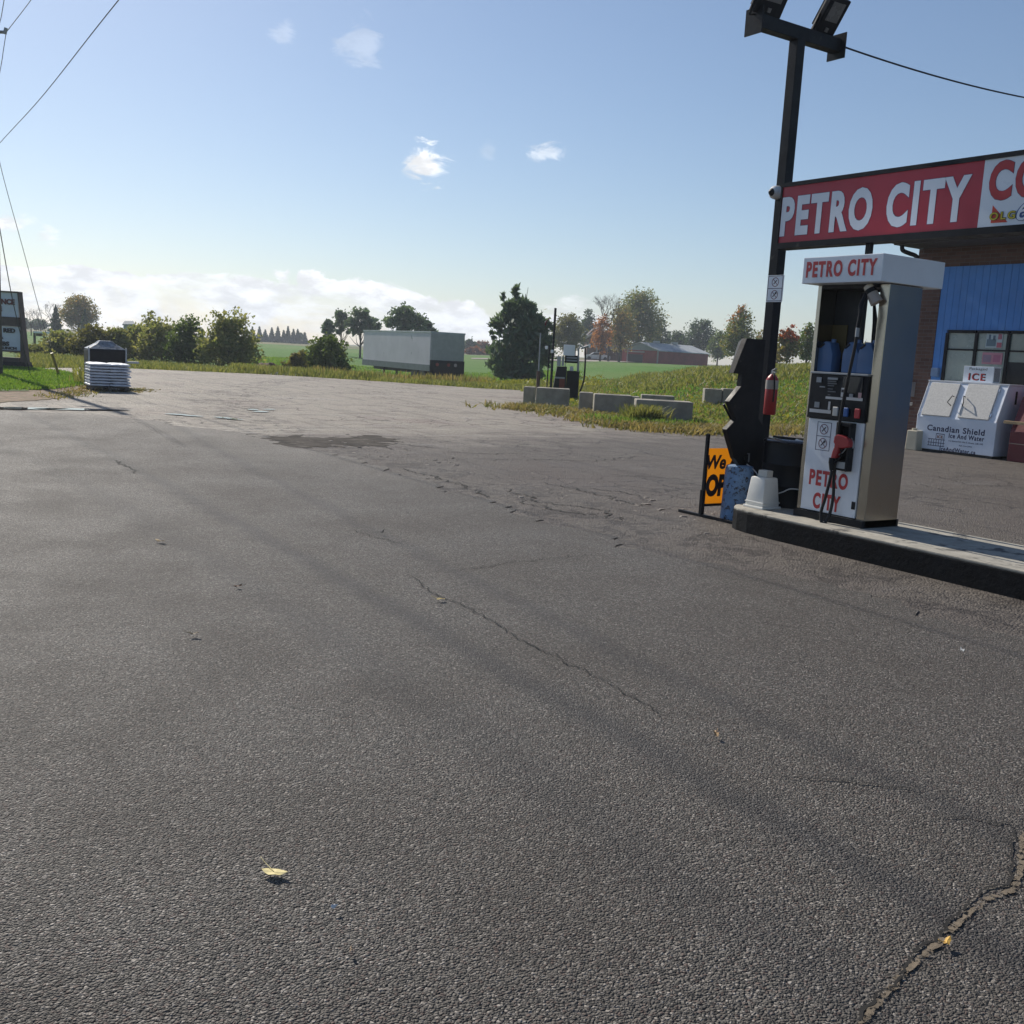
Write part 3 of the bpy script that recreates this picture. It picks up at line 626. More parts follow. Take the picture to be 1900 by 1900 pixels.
MB().tube([hz(1622, 562, .5), hz(1624, 600, .5), hz(1620, 640, .5), hz(1614, 690, .5)], [.012, .024, .02, .012], 10).build('rear_hose', rubber, pump, smooth=True)

# blue washer-fluid jugs on the shelf
bluejug = mat('blue jug plastic', (.045, .115, .26), .45, var=.1)
def jug(px, Y, label):
    p = pY(px, 686, Y); t = thing('fluid_jug', label, 'jug', (p[0], Y, 1.4885), 'blue washer fluid jugs on the pump shelf')
    z = 1.4885; w = .165; d = .12
    mb = MB(); prof = [(-w/2, 0), (w/2, 0), (w/2, .165), (w/2-.02, .205), (w/2-.035, .255), (.0, .265), (-.02, .262), (-w/2+.012, .205), (-w/2, .165)]
    mb.prism([(p[0]+x, Y-d/2, z+zz) for x, zz in prof][::-1], (0, d, 0)); mb.build('jug_body', bluejug, t, bevel=.012, smooth=True)
    MB().tube([(p[0]-w/2+.026, Y-d/2-.001, z+.21), (p[0]-.012, Y-d/2-.001, z+.245)], .008, 8).build('handle_recess', darkint, t)
    MB().cyl((p[0]+.035, Y), .02, z+.256, z+.285, 14).build('cap', mat('blue cap', (.08, .16, .33), .5), t)
    return t
jug(1536, 7.29, 'blue plastic washer fluid jug leftmost on the pump shelf, clear of the hose')
jug(1583, 7.29, 'blue plastic washer fluid jug behind the black pump hose')
jug(1612, 7.28, 'blue plastic washer fluid jug partly hidden by the steel column')

# ------------------------------------------------------------------ light pole with flood lights
YPOLE = 7.93
P0 = pY(1455, 345, YPOLE)
PXc = P0[0]
lp = thing('light_pole', 'tall black square light pole with two flood lights on a crossarm', 'light pole', (PXc, YPOLE, 0))
armc = pX(1475, 62, PXc)
zt = armc[2]
MB().box(PXc-.055, PXc+.055, YPOLE-.055, YPOLE+.055, 0, zt-.06).build('pole', blackpaint, lp, bevel=.006)
aL = pX(1400, 42, PXc); aR = pX(1552, 86, PXc)
arm = MB().box(PXc-.055, PXc+.055, aL[1], aR[1], zt-.062, zt+.062).build('crossarm', blackpaint, lp, bevel=.004)
for yy in (aL[1]-.012, aR[1]+.0): MB().box(PXc-.11, PXc+.11, yy, yy+.012, zt-.125, zt+.115).build('end_plate', blackpaint, arm)
lens = mat('flood lens', (.16, .16, .16), .25, var=.1)
for i, (px, py, ww, hh, tilt) in enumerate(((1431, -4, .36, .30, .52), (1541, 30, .27, .36, .62))):
    c = pX(px, py, PXc+.08); v = np.array([math.sin(tilt), -.02, math.cos(tilt)]); u = np.array([0, 1., 0.02]); n_ = np.cross(u, v); n_ /= np.linalg.norm(n_)
    if n_[0] < 0: n_ = -n_
    fl = MB().obox(c, (ww, hh, .07), u, v).build('flood_light', blackpaint, lp, bevel=.012)
    MB().obox(c+n_*.0365+v*.05, (ww*.62, hh*.5, .006), u, v).build('lens', lens, fl)
    MB().obox(c+n_*.04-v*hh*.33, (.04, .04, .012), u, v).build('sensor', lens, fl)
    fins = MB()
    for k in range(9): fins.obox(c-n_*.055+u*(k-4)*ww/10, (.006, hh*.7, .04), u, v)
    fins.build('cooling_fins', blackpaint, fl)
    for s in (-1, 1): MB().tube([c+u*s*(ww/2+.012), c+u*s*(ww/2+.012)*.9-v*hh*.62, (PXc, (c+u*s*ww*.3)[1], zt+.06)], .011, 6).build('bracket', blackpaint, fl)
# cable to the shop
cp1 = (PXc+.0, aR[1]+.03, zt+.02)
far_c = pY(2080, 205, 15)
mid = (np.array(cp1)+far_c)/2-np.array([0, 0, .22])
q = [np.array(cp1)*(1-t)**2+2*t*(1-t)*mid+far_c*t*t for t in np.linspace(0, 1, 24)]
tag(MB().tube(q, .009, 6).build('overhead_cable', rubber), 'black cable sagging from the light pole crossarm towards the shop', 'cable')
# dome camera
c = pY(1438, 357, 7.83)
dc = thing('security_camera', 'white dome security camera mounted on the corner of the red sign', 'security camera', c)
wc = mat('camera shell', (.62, .62, .62), .35)
MB().tube([c+np.array((-.0, -.05, 0)), c+np.array((0, -.02, 0)), c+np.array((0, .03, 0)), c+np.array((0, .075, 0))], [.035, .062, .068, .05], 24).build('shell', wc, dc, smooth=True)
MB().tube([c+np.array((0, -.078, -.008)), c+np.array((0, -.062, -.006)), c+np.array((0, -.048, -.004))], [.012, .030, .037], 20).build('lens_dome', darkint, dc, smooth=True)

# ------------------------------------------------------------------ long lit sign over the island
YS = 7.70
tl = pY(1449, 343, YS); bl = pY(1440, 462, YS)
SX0 = (tl[0]+bl[0])/2; SZ1 = tl[2]+.012; SZ0 = bl[2]; SX1 = 1.2
sg = thing('overhead_sign', 'long red and white fuel station name sign in a black frame above the pump', 'sign', (SX0, YS, SZ0))
fr = MB(); t1, t2 = .038, .055
fr.box(SX0, SX1, YS, YS+.16, SZ0, SZ0+t2); fr.box(SX0, SX1, YS, YS+.16, SZ1-t1, SZ1); fr.box(SX0, SX0+.018, YS, YS+.16, SZ0+t2, SZ1-t1); fr.box(SX1-.04, SX1, YS, YS+.16, SZ0+t2, SZ1-t1)
fr.box(SX0+.018, SX1-.04, YS+.03, YS+.155, SZ0+t2, SZ1-t1)
fr.build('frame', blackpaint, sg)
sx = (pY(1826, 296, YS)[0]+pY(1812, 420, YS)[0])/2
rp = MB().box(SX0+.018, sx-.001, YS+.012, YS+.03, SZ0+t2, SZ1-t1).build('red_panel', signred, sg)
wp = MB().box(sx+.001, SX1-.04, YS+.012, YS+.03, SZ0+t2, SZ1-t1).build('white_panel', whitesign, sg)
outl = mat('navy outline', (.10, .05, .13), .5)
o, w_, h_ = rectY(1446.5, 440, 367, 1805.6, YS+.012); w_ = pY(1804, 330, YS+.012)[0]-o[0]
text('lettering_outline', 'PETRO CITY', outl, rp, o+np.array([-.004, 0, -.004]), w_+.008, h_+.008, bold=.055, spacing=1.2)
text('lettering', 'PETRO CITY', letterwhite, rp, o+np.array([0, -.0025, 0]), w_, h_, bold=.045, spacing=1.2)
o = pY(1832, 374, YS+.012); pitch = pY(1877, 370, YS+.012)[0]-pY(1832, 374, YS+.012)[0]; h_ = pY(1837, 301, YS+.012)[2]-pY(1832, 374, YS+.012)[2]
text('lettering_outline', 'CONVENIENCE', outl, wp, o+np.array([-.004, 0, -.004]), pitch*10.6+.008, h_+.008, bold=.05, spacing=1.15)
text('lettering', 'CONVENIENCE', redletter, wp, o+np.array([0, -.0025, 0]), pitch*10.6, h_, bold=.04, spacing=1.15)
a = [pY(1842, 381, YS+.0095), pY(1838, 414, YS+.0095), pY(1869, 412, YS+.0095)]
MB().prism(a, (0, .002, 0)).build('emblem', mat('emblem red', (.62, .06, .03), .5), wp)
o = pY(1835, 410, YS+.0075); text('emblem_letters', 'OLG', mat('emblem dark outline', (.08, .08, .05), .5), wp, o, .22, .065, bold=.07, spacing=1.35)
text('emblem_letters', 'OLG', mat('emblem yellow', (.62, .50, .02), .5), wp, o+np.array([.003, -.0022, .003]), .214, .059, bold=.02, spacing=1.35)
o = pY(1883, 412, YS+.0095); text('emblem_letters', '6/49', mat('emblem blue', (.03, .08, .25), .5), wp, o, .42, .165, bold=.06, shear=.2)
text('emblem_letters', '6/49', letterwhite, wp, o+np.array([.01, -.0022, .008]), .40, .149, bold=.0, shear=.2)
sp2 = pY(1621, 462, 7.85)
MB().box(sp2[0]-.024, sp2[0]+.024, 7.765, 7.815, IZ, SZ0).build('support_post', blackpaint, sg)

# small pictogram plate on the pole
a = pY(1421, 559, YPOLE-.066); b_ = pY(1455, 511, YPOLE-.066)
pl = thing('no_smoking_sign', 'small white no smoking and no flames plate fixed to the black pole', 'sign', a)
MB().box(a[0], b_[0]+.0, YPOLE-.066, YPOLE-.060, a[2]-.008, b_[2]+.006).build('plate', whitesign, pl, bevel=.001)
pictos(pl, a[0]+.008, a[2], b_[0]-a[0]-.016, b_[2]-a[2], YPOLE-.0665)

# fire extinguisher on the pole
c = pY(1431, 728, YPOLE-.06); cx, cy = c[0]+.085, YPOLE-.04
c = pY(1431, 728, cy); cx = c[0]
ext = thing('fire_extinguisher', 'red fire extinguisher with grey label hanging on the black pole', 'fire extinguisher', (cx, cy, c[2]-.2))
zb = pY(1424, 769, cy)[2]; zt_ = pY(1434, 697, cy)[2]; R_ = .062
MB().tube([(cx, cy, zb), (cx, cy, zb+.012), (cx, cy, zt_-.04), (cx, cy, zt_-.012), (cx, cy, zt_+.015)], [R_-.008, R_, R_, R_*.75, .02], 24).build('cylinder', redpaint, ext, smooth=True)
MB().tube([(cx, cy, zt_-.135), (cx, cy, zt_-.045)], R_+.0015, 24, cap=False).build('label', mat('grey label', (.33, .31, .29), .5), ext, smooth=True)
MB().obox((cx, cy, zt_+.03), (.03, .03, .04)).obox((cx+.03, cy-.02, zt_+.06), (.11, .02, .012), (1, -.5, .25)).obox((cx+.03, cy-.02, zt_+.035), (.10, .018, .01), (1, -.5, 0)).build('valve_handle', galv, ext)
MB().tube(catmull([(cx+.03, cy-.03, zt_+.03), (cx+.07, cy-.05, zt_-.02), (cx+.066, cy-.03, zt_-.14), (cx+.062, cy-.03, zt_-.26)]), .008, 8).build('hose', rubber, ext, smooth=True)

# black zigzag-sided service cabinet
XZ = -7.07
pr = [(1420, 630), (1386, 628), (1361, 692), (1378, 694), (1375, 717), (1353, 745), (1366, 778), (1348, 797), (1363, 850)]
poly = [pX(x, y, XZ) for x, y in pr]
yb_ = 7.50
poly = [np.array([XZ, yb_, poly[0][2]])]+poly[1:]+[np.array([XZ, 7.40, .52]), np.array([XZ, 7.42, .02]), np.array([XZ, yb_, .02])]
zk = thing('service_cabinet', 'black cabinet with zigzag cut-out front standing against the light pole', 'cabinet', (XZ-.1, 7.5, 0))
poly[-3:] = [np.array([XZ, 7.36, .50]), np.array([XZ, 7.38, .02]), np.array([XZ, 7.60, .02])]; poly.append(np.array([XZ, 7.60, .9])); poly.append(np.array([XZ, yb_, 1.0]))
MB().prism(poly, (-.010, 0, 0)).build('side_panel', blackpaint, zk, bevel=.002)
MB().prism([p-np.array([.0102, 0, 0]) for p in poly], (-.05, 0, 0)).build('cabinet_body', blackpaint, zk)
# hood: splays out to the far side at the top
fa = pX(1370, 635, XZ-.22); A_, B_ = poly[1]-np.array([.061, 0, 0]), poly[2]-np.array([.061, 0, 0]); bk0 = poly[0]-np.array([.061, 0, 0]); fb = np.array([fa[0], bk0[1], fa[2]])
lo = np.array([XZ-.061, bk0[1], B_[2]])
MB().add([A_, B_, fa, fb, bk0, lo, fa+np.array([.06, .03, B_[2]-fa[2]])], [(0, 1, 2), (0, 2, 3, 4), (1, 5, 6), (1, 6, 2), (4, 3, 6, 5), (3, 2, 6), (0, 4, 5, 1)]).build('hood', blackpaint, zk)
e = pX(1353, 745, XZ); f_ = pX(1366, 778, XZ)
MB().tube([e+np.array([-.08, .01, -.03]), f_+np.array([-.08, .01, .0])], .012, 8).build('bracket', blackpaint, zk)

# black drum used as a bin
dcx, dcy = -6.70, 7.62; DZ0 = IZ; DZ1 = IZ+.60; R_ = .275
dr = thing('waste_drum', 'large black drum bin with a shiny lid between the cabinet and the pump', 'drum', (dcx, dcy, DZ0))
MB().tube([(dcx, dcy, z) for z in (DZ0, DZ0+.01, DZ0+.19, DZ0+.2, DZ0+.21, DZ0+.39, DZ0+.40, DZ0+.41, DZ1-.01, DZ1)], [R_, R_, R_, R_+.008, R_, R_, R_+.008, R_, R_, R_], 40).build('drum_body', blackplastic, dr, smooth=True)
lid = MB().tube([(dcx, dcy, DZ1), (dcx, dcy, DZ1+.012), (dcx, dcy, DZ1+.03), (dcx, dcy, DZ1+.036)], [R_+.012, R_+.014, R_-.01, .04], 40).build('lid', mat('glossy black lid', (.012, .013, .016), .22), dr, smooth=True)
MB().obox((dcx-.05, dcy-.09, DZ1+.045), (.22, .03, .02), (1, .3, 0)).obox((dcx+.02, dcy+.07, DZ1+.042), (.2, .05, .012), (1, -.4, .06)).build('lid_rib', blackplastic, lid)

# chipped blue concrete bollard
chip = mat('chipped blue paint', (.15, .26, .43), .7, var=.25, vscale=5, bump=.6, bscale=30, dirt=((.035, .025, .02), 24, .515))
bcx, bcy = -7.10, 7.335
bo = thing('blue_bollard', 'short fat bollard in chipped pale blue paint beside the orange sign', 'bollard', (bcx, bcy, 0))
MB().tube([(bcx, bcy, z) for z in (-.01, .02, .3, .50, .535, .545)], [.152, .150, .143, .138, .128, .095], 36).build('bollard_body', chip, bo, smooth=True)
MB().box(bcx-.02, bcx+.03, bcy+.0, bcy+.05, .545, .62).box(bcx-.075, bcx+.05, bcy+.005, bcy+.045, .60, .63).build('post_stub', blackpaint, bo)
MB().box(bcx-.03, bcx-.02, bcy+.05, bcy+.06, .55, .66).box(bcx-.03, bcx+.06, bcy+.05, bcy+.06, .655, .665).box(bcx+.05, bcx+.06, bcy+.05, bcy+.06, .58, .66).build('wire_bracket', galv, bo)

# upturned white tub with a block on top
c = gz(1424, 945, IZ)
tx, ty = c[0]-.10, c[1]+.03
tb = thing('white_tub', 'upturned tapered white plastic tub near the rounded island end', 'tub', (tx, ty, IZ))
def frustum(mb, c, w0, w1, d0, d1, z0, z1):
    vs = [(c[0]+sx*ww/2, c[1]+sy*dd/2, z) for z, ww, dd in ((z0, w0, d0), (z1, w1, d1)) for sx, sy in ((-1, -1), (1, -1), (1, 1), (-1, 1))]
    return mb.add(vs, [(0, 3, 2, 1), (4, 5, 6, 7), (0, 1, 5, 4), (1, 2, 6, 5), (2, 3, 7, 6), (3, 0, 4, 7)])
tubm = mat('white tub plastic', (.74, .73, .68), .5, var=.05, dirt=((.36, .34, .30), 10, .66))
tb1 = frustum(MB(), (tx, ty), .225, .175, .225, .175, IZ+.02, IZ+.29).build('tub_body', tubm, tb, bevel=.018, smooth=True)
frustum(MB(), (tx, ty), .25, .245, .25, .245, IZ, IZ+.022).build('tub_rim', tubm, tb, bevel=.006); frustum(MB(), (tx, ty), .228, .226, .228, .226, IZ+.05, IZ+.062).build('tub_rim', tubm, tb, bevel=.003)
bk = MB().box(tx-.05, tx+.06, ty-.035, ty+.045, IZ+.292, IZ+.352).build('small_block', mat('off white block', (.52, .50, .45), .8, bump=.3), None, bevel=.006)
tag(bk, 'small off white block resting on top of the upturned tub', 'block')
cord = catmull([(bcx+.06, bcy+.03, .56), (bcx+.16, bcy+.05, .50), (tx-.09, ty+.1, .40), (tx, ty+.13, .33), (tx+.12, ty+.12, .36), (-6.45, 7.36, .40), (-6.3, 7.42, .395), (PXL-.01, 7.4, .39)])
tag(MB().tube(cord, .006, 6).build('extension_cord', mat('white cord', (.5, .5, .5), .5)), 'thin white cord slung behind the upturned tub past the drum', 'cord')

# orange folding sign
XO = -7.34
os_ = thing('open_sign', 'orange board sign reading We Are OPEN on black metal feet', 'sign', (XO, 7.1, 0))
l0 = pX(1316, 832, XO); l1 = pX(1306, 935, XO); y0_ = (l0[1]+l1[1])/2+.0
z1_, z0_ = l0[2], l1[2]; SW = .62
bd = MB().box(XO-.008, XO, y0_, y0_+SW, z0_, z1_).build('board', orange, os_)
f_ = MB().box(XO-.022, XO+.006, y0_-.032, y0_-.001, .02, z1_+.14).box(XO-.022, XO+.006, y0_+SW+.001, y0_+SW+.032, .02, z1_+.14).box(XO-.02, XO+.004, y0_, y0_+SW, z0_-.025, z0_-.001)
f_.build('frame', blackpaint, os_)
for yy in (y0_-.018, y0_+SW+.018): MB().obox((XO+.08, yy, .014), (.82, .035, .028), (1, 0, 0)).build('foot', blackpaint, os_, bevel=.003)
MB().box(XO-.026, XO+.012, y0_-.044, y0_-.006, .03, .27).build('foot_socket', blackpaint, os_)
for s, q in (('We Are', (1310, 871, 844, 1389)), ('OPEN', (1308, 922, 880, 1405))):
    o = pX(q[0], q[1], XO+.0015); h_ = pX(q[0], q[2], XO)[2]-o[2]
    wid = (pX(q[3], q[1]-8, XO)[1]-o[1]) if s == 'We Are' else .52
    text('lettering', s, black, bd, o, wid, h_, ux=(0, 1, 0), bold=.035 if s == 'We Are' else .06, shear=.18 if s == 'We Are' else .08)

# ------------------------------------------------------------------ shop building
brick = bpy.data.materials.new('brick'); brick.use_nodes = True; t = brick.node_tree; b = t.nodes['Principled BSDF']
tcn = N(t, 'ShaderNodeTexCoord'); mp = N(t, 'ShaderNodeMapping'); mp.inputs['Rotation'].default_value = (math.radians(90), 0, 0); L(t, tcn.outputs['Object'], mp.inputs[0])
bt_ = N(t, 'ShaderNodeTexBrick'); bt_.inputs['Scale'].default_value = 1; bt_.inputs['Brick Width'].default_value = .22; bt_.inputs['Row Height'].default_value = .075; bt_.inputs['Mortar Size'].default_value = .006
bt_.inputs['Color1'].default_value = (.085, .042, .034, 1); bt_.inputs['Color2'].default_value = (.14, .075, .058, 1); bt_.inputs['Mortar'].default_value = (.13, .11, .10, 1)
sepb = N(t, 'ShaderNodeSeparateXYZ'); L(t, tcn.outputs['Object'], sepb.inputs[0]); cb = N(t, 'ShaderNodeCombineXYZ'); L(t, mth(t, 'ADD', sepb.outputs[0], sepb.outputs[1]), cb.inputs[0]); L(t, sepb.outputs[2], cb.inputs[1]); L(t, cb.outputs[0], bt_.inputs['Vector'])
L(t, bt_.outputs['Color'], b.inputs['Base Color']); b.inputs['Roughness'].default_value = .9
bn = N(t, 'ShaderNodeBump'); bn.inputs['Strength'].default_value = .5; bn.inputs['Distance'].default_value = .008; L(t, bt_.outputs['Fac'], bn.inputs['Height']); bn.invert = True; L(t, bn.outputs[0], b.inputs['Normal'])
WY = 19.3
bcx0 = pY(1704, 480, WY)[0]
shop = thing('shop_building', 'brick convenience shop with blue board siding and black framed windows', 'shop', (bcx0, WY, 0))
sx0 = pY(1750, 495, WY)[0]; wx0 = pY(1754, 640, WY)[0]; ztb = pY(1755, 495, WY)[2]; wz1 = pY(1756, 612, WY)[2]; wz0 = .75
MB().box(bcx0, 6, WY+.06, WY+9, 0, 4.15).build('brick_wall', brick, shop)
MB().box(bcx0, sx0-.002, WY, WY+.06, 0, 4.15).box(sx0-.002, 6, WY, WY+.06, ztb+.002, 4.15).build('brick_wall', brick, shop)
bluesid = mat('blue board siding', (.065, .22, .56), .6, var=.10, vscale=1.5, dirt=((.05, .09, .2), 4, .68))
s_ = MB(); x = sx0; r_ = random.Random(3)
WX1 = -8.6
while x < 5.9:
    w1 = .152; yy = WY+.01+r_.uniform(0, .004)
    if x+w1 < wx0 or x > WX1: s_.box(x+.006, x+w1, yy, WY+.055, 0, ztb)
    else:
        xa = x+.006
        if x < wx0: s_.box(xa, wx0-.002, yy, WY+.055, 0, wz1); 
        s_.box(xa, x+w1, yy, WY+.055, wz1+.002, ztb); s_.box(max(xa, wx0), x+w1, yy, WY+.055, 0, wz0)
    x += w1
s_.build('board_siding', bluesid, shop)
MB().box(sx0, 6, WY+.056, WY+.0595, 0, ztb).build('siding_backing', mat('groove shadow blue', (.012, .035, .11), .8), shop)
m1x = pY(1811, 640, WY)[0]; m2x = pY(1871, 640, WY)[0]; sp_ = m2x-m1x
mulls = [wx0+.03, m1x, m2x, m2x+sp_, m2x+2*sp_, m2x+3*sp_, WX1]
ins = mat('white blind behind glass', (.21, .26, .25), .25, var=.10, vscale=1.2, spec=.7)
for i in range(len(mulls)-1):
    a_, b2 = mulls[i], mulls[i+1]
    wn = MB(); wn.box(a_-.03, a_+.03, WY-.03, WY+.05, wz0, wz1-.06); wn.box(a_+.031, b2-.031, WY-.025, WY+.05, wz1-.06, wz1-.001); wn.box(a_+.031, b2-.031, WY-.025, WY+.05, wz0, wz0+.06); wn.box(a_+.031, b2-.031, WY-.01, WY+.04, 2.06, 2.09)
    fr_ = wn.build('window', blackpaint, shop)
    MB().box(a_+.031, b2-.031, WY+.012, WY+.018, 2.092, wz1-.062).box(a_+.031, b2-.031, WY+.012, WY+.018, wz0+.062, 2.058).build('pane', ins if i != 2 else glass, fr_)
    if i == 2: MB().box(a_+.04, b2-.04, WY+.005, WY+.011, wz0+.07, 1.86).build('dark_reflection_board', darkint, fr_)
# posters in the window
def poster(x0, y0, x1, y1, label, bits, base):
    a = pY(x0, y1, WY+.0); b = pY(x1, y0, WY+.0); t = thing('window_poster', label, 'poster', (a[0], WY, a[2]))
    MB().box(a[0], b[0], WY-.001, WY+.004, a[2], b[2]).build('sheet', base, t)
    for u0, v0, u1, v1, cc in bits:
        W_, H_ = b[0]-a[0], b[2]-a[2]
        MB().box(a[0]+W_*u0, a[0]+W_*u1, WY-.003, WY-.001, a[2]+H_*v0, a[2]+H_*v1).build('printed_area', mat('print %s' % str(cc), cc, .5), t)
poster(1828, 617, 1862, 645, 'pale blue and white poster high in the second window', [(.05, .1, .62, .55, (.10, .16, .20)), (.15, .55, .28, .85, (.08, .12, .17)), (.42, .5, .56, .8, (.08, .12, .17)), (.68, .02, .98, .35, (.36, .10, .13)), (.72, .55, .95, .9, (.34, .12, .16))], mat('pale poster', (.34, .42, .45), .4))
poster(1821, 655, 1861, 675, 'pink and grey poster below the pale one in the window', [(.05, .15, .45, .8, (.22, .16, .22)), (.55, .2, .9, .8, (.30, .10, .17))], mat('pink poster', (.38, .17, .22), .4))
rfl = pY(1652, 452, WY-.9); RZ = rfl[2]
MB().box(rfl[0], 6.2, WY-.9, WY+9.2, 4.18, 4.42).build('roof', mat('dark roof edge', (.03, .028, .03), .7), shop)
MB().box(rfl[0]+.05, 6, WY-.85, WY-.01, 4.15, 4.179).build('soffit', mat('soffit', (.06, .055, .055), .8), shop)
dd = [pY(1674, 452, WY-.72), pY(1675, 464, WY-.66), pY(1687, 470, WY-.4), pY(1699, 475, WY-.12), pY(1701.5, 486, WY-.05)]
MB().tube(catmull(dd+[(dd[-1][0], WY-.05, 3.2), (dd[-1][0], WY-.05, .3)]), .045, 10).build('downspout', blackpaint, shop, smooth=True)
a = pY(1690, 720, WY-.06)
MB().box(a[0]-.08, a[0]+.07, WY-.12, WY-.001, 1.05, 1.36).build('meter_box', mat('dull grey box', (.16, .16, .17), .6), shop, bevel=.01)
MB().box(a[0]-.12, a[0]+.04, WY-.14, WY-.001, .86, .93).build('meter_outlet', mat('pale outlet', (.4, .4, .38), .6), shop)
a = pY(1735, 687, WY-.05)
MB().box(a[0]-.08, a[0]+.08, WY-.08, WY+.009, 1.5, 1.68).build('junction_box', mat('blue grey box', (.12, .2, .34), .5), shop, bevel=.01)

# ------------------------------------------------------------------ ice chest
iceb = mat('ice chest enamel', (.68, .73, .82), .4, var=.04, dirt=((.30, .33, .42), 7, .67))
IX0, IX1, IY = -13.02, -11.28, 18.38
ic = thing('ice_chest', 'white slant-front ice chest with blue lettering in front of the shop', 'ice chest', (-12.15, IY, 0))
ib = MB().prism([(IX0, IY, .05), (IX0, IY, .69), (IX0, IY+.27, 1.40), (IX0, WY-.06, 1.40), (IX0, WY-.06, .05)], (IX1-IX0, 0, 0)).build('chest_body', iceb, ic, bevel=.012)
MB().box(IX0+.03, IX1-.03, IY+.03, WY-.1, 0, .052).build('base', darkint, ic)
MB().box(IX0-.01, IX1+.012, IY+.255, WY-.05, 1.401, 1.43).build('top_trim', mat('bright trim', (.72, .74, .78), .35), ic, bevel=.004)
S0 = np.array([0, IY, .69]); sv = np.array([0, .27, .71]); sv /= np.linalg.norm(sv); sn = np.array([0, -sv[2], sv[1]])
def onslant(x, y, lift=0.):
    d = ray(x, y); P = S0+sn*lift; return CAM+d*(((P-CAM)@sn)/(d@sn))
for k, (x, y0, y1) in enumerate(((IX0+.005, 0, 1), (IX1-.017, 0, 1))):
    MB().obox((x+.006, IY+.135+sn[1]*.008, 1.045+sn[2]*.008), (.012, .74, .016), (1, 0, 0), sv).build('edge_trim', MATS['bright trim'], ib)
dm = mat('grey embossed door', (.50, .49, .47), .45, var=.12, vscale=30, bump=.3, bscale=90)
for k, q in enumerate([((1729, 711), (1784, 713), (1712, 770), (1763, 774)), ((1797, 713), (1856, 717), (1780, 776), (1836, 780))]):
    pts = [onslant(*p) for p in q]; c = sum(pts)/4; ww = ((pts[1]-pts[0])[0]+(pts[3]-pts[2])[0])/2; hh = ((pts[0]-pts[2])@sv+(pts[1]-pts[3])@sv)/2
    c = c+sn*.018
    d_ = MB().obox(c, (ww, hh, .034), (1, 0, 0), sv).build('door', dm, ic, bevel=.006)
    s = 1 if k == 0 else -1; hx = c+np.array([s*(ww/2-.035), 0, 0])+sn*.03-sv*.02
    MB().tube([hx+sv*.09, hx+sv*.085+sn*.06, hx-sv*.06+sn*.075+np.array([-s*.05, 0, 0]), hx-sv*.10], .010, 8).build('handle', blackpaint, d_)
    for vv in (-.36, .36): MB().obox(c+np.array([-s*(ww/2+.012), 0, 0])+sv*hh*vv, (.03, .07, .02), (1, 0, 0), sv).build('hinge', chrome, d_)
def tY(s, x0, yb, yt, x1, Y, m_, par, **k):
    o = pY(x0, yb, Y); w_ = pY(x1, yb+(x1-x0)*.06, Y)[0]-o[0]; return text('lettering', s, m_, par, o, w_, pY(x0, yt, Y)[2]-o[2], **k)
YI = IY-.0005
tY('Canadian Shield', 1720, 798, 787, 1827, YI, navy, ib, bold=.025, spacing=1.12)
tY('Ice And Water', 1760, 812.5, 803.5, 1826, YI, navy, ib, bold=.025, spacing=1.12)
tY('112 Simcoe Rd. Unit 9, Orono  L0B 1M0', 1760, 819.5, 816, 1824, YI, navy, ib, bold=.0)
tY('905-244-2093', 1779, 828, 825.5, 1803, YI, navy, ib, bold=.0)
tY('IceAndWater.ca', 1743, 836, 828, 1810, YI, navy, ib, bold=.025, spacing=1.12)
# little drawing of an ice crate
g0 = pY(1721, 822, YI); lg = MB(); gx_, gz_ = g0[0], g0[2]
for k in range(7): lg.box(gx_+.02+k*.055, gx_+.03+k*.055, YI-.002, YI, gz_-.03, gz_+.10)
for zz in (-.04, .02, .09): lg.box(gx_, gx_+.38, YI-.0015, YI-.0002, gz_+zz, gz_+zz+.012)
lg.box(gx_+.17, gx_+.36, YI-.0015, YI, gz_+.20, gz_+.215); lg.box(gx_+.17, gx_+.18, YI-.0015, YI, gz_+.10, gz_+.2); lg.box(gx_+.35, gx_+.36, YI-.0015, YI, gz_+.10, gz_+.2)
lg.build('crate_drawing', navy, ib)
text('lettering', 'ICE', mat('brown ink', (.25, .12, .08), .5), ib, (gx_+.20, YI, gz_+.12), .13, .06, bold=.04)
a = pY(1786, 707, 18.78)
hb = MB().box(a[0], a[0]+.64, 18.78, 19.02, 1.431, 1.745).build('header_box', whitesign, ic, bevel=.006)
W_ = .60
text('lettering', 'Packaged', mat('dark grey ink', (.06, .08, .10), .5), hb, (a[0]+.12, 18.7795, 1.655), .38, .065, bold=.0)
text('lettering', 'ICE', black, hb, (a[0]+.128, 18.7795, 1.465), .36, .14, bold=.03, spacing=1.25)
text('lettering', 'ICE', redletter, hb, (a[0]+.119, 18.777, 1.468), .345, .14, bold=.0, spacing=1.25)
gr = MB()
for k in range(6): gr.box(a[0]+.6405, a[0]+.643, 18.81+k*.033, 18.825+k*.033, 1.46, 1.72)
gr.build('side_grille', darkint, hb)
MB().box(IX1+.0005, IX1+.006, IY+.50, IY+.56, 1.05, 1.30).build('side_slot', darkint, ib)

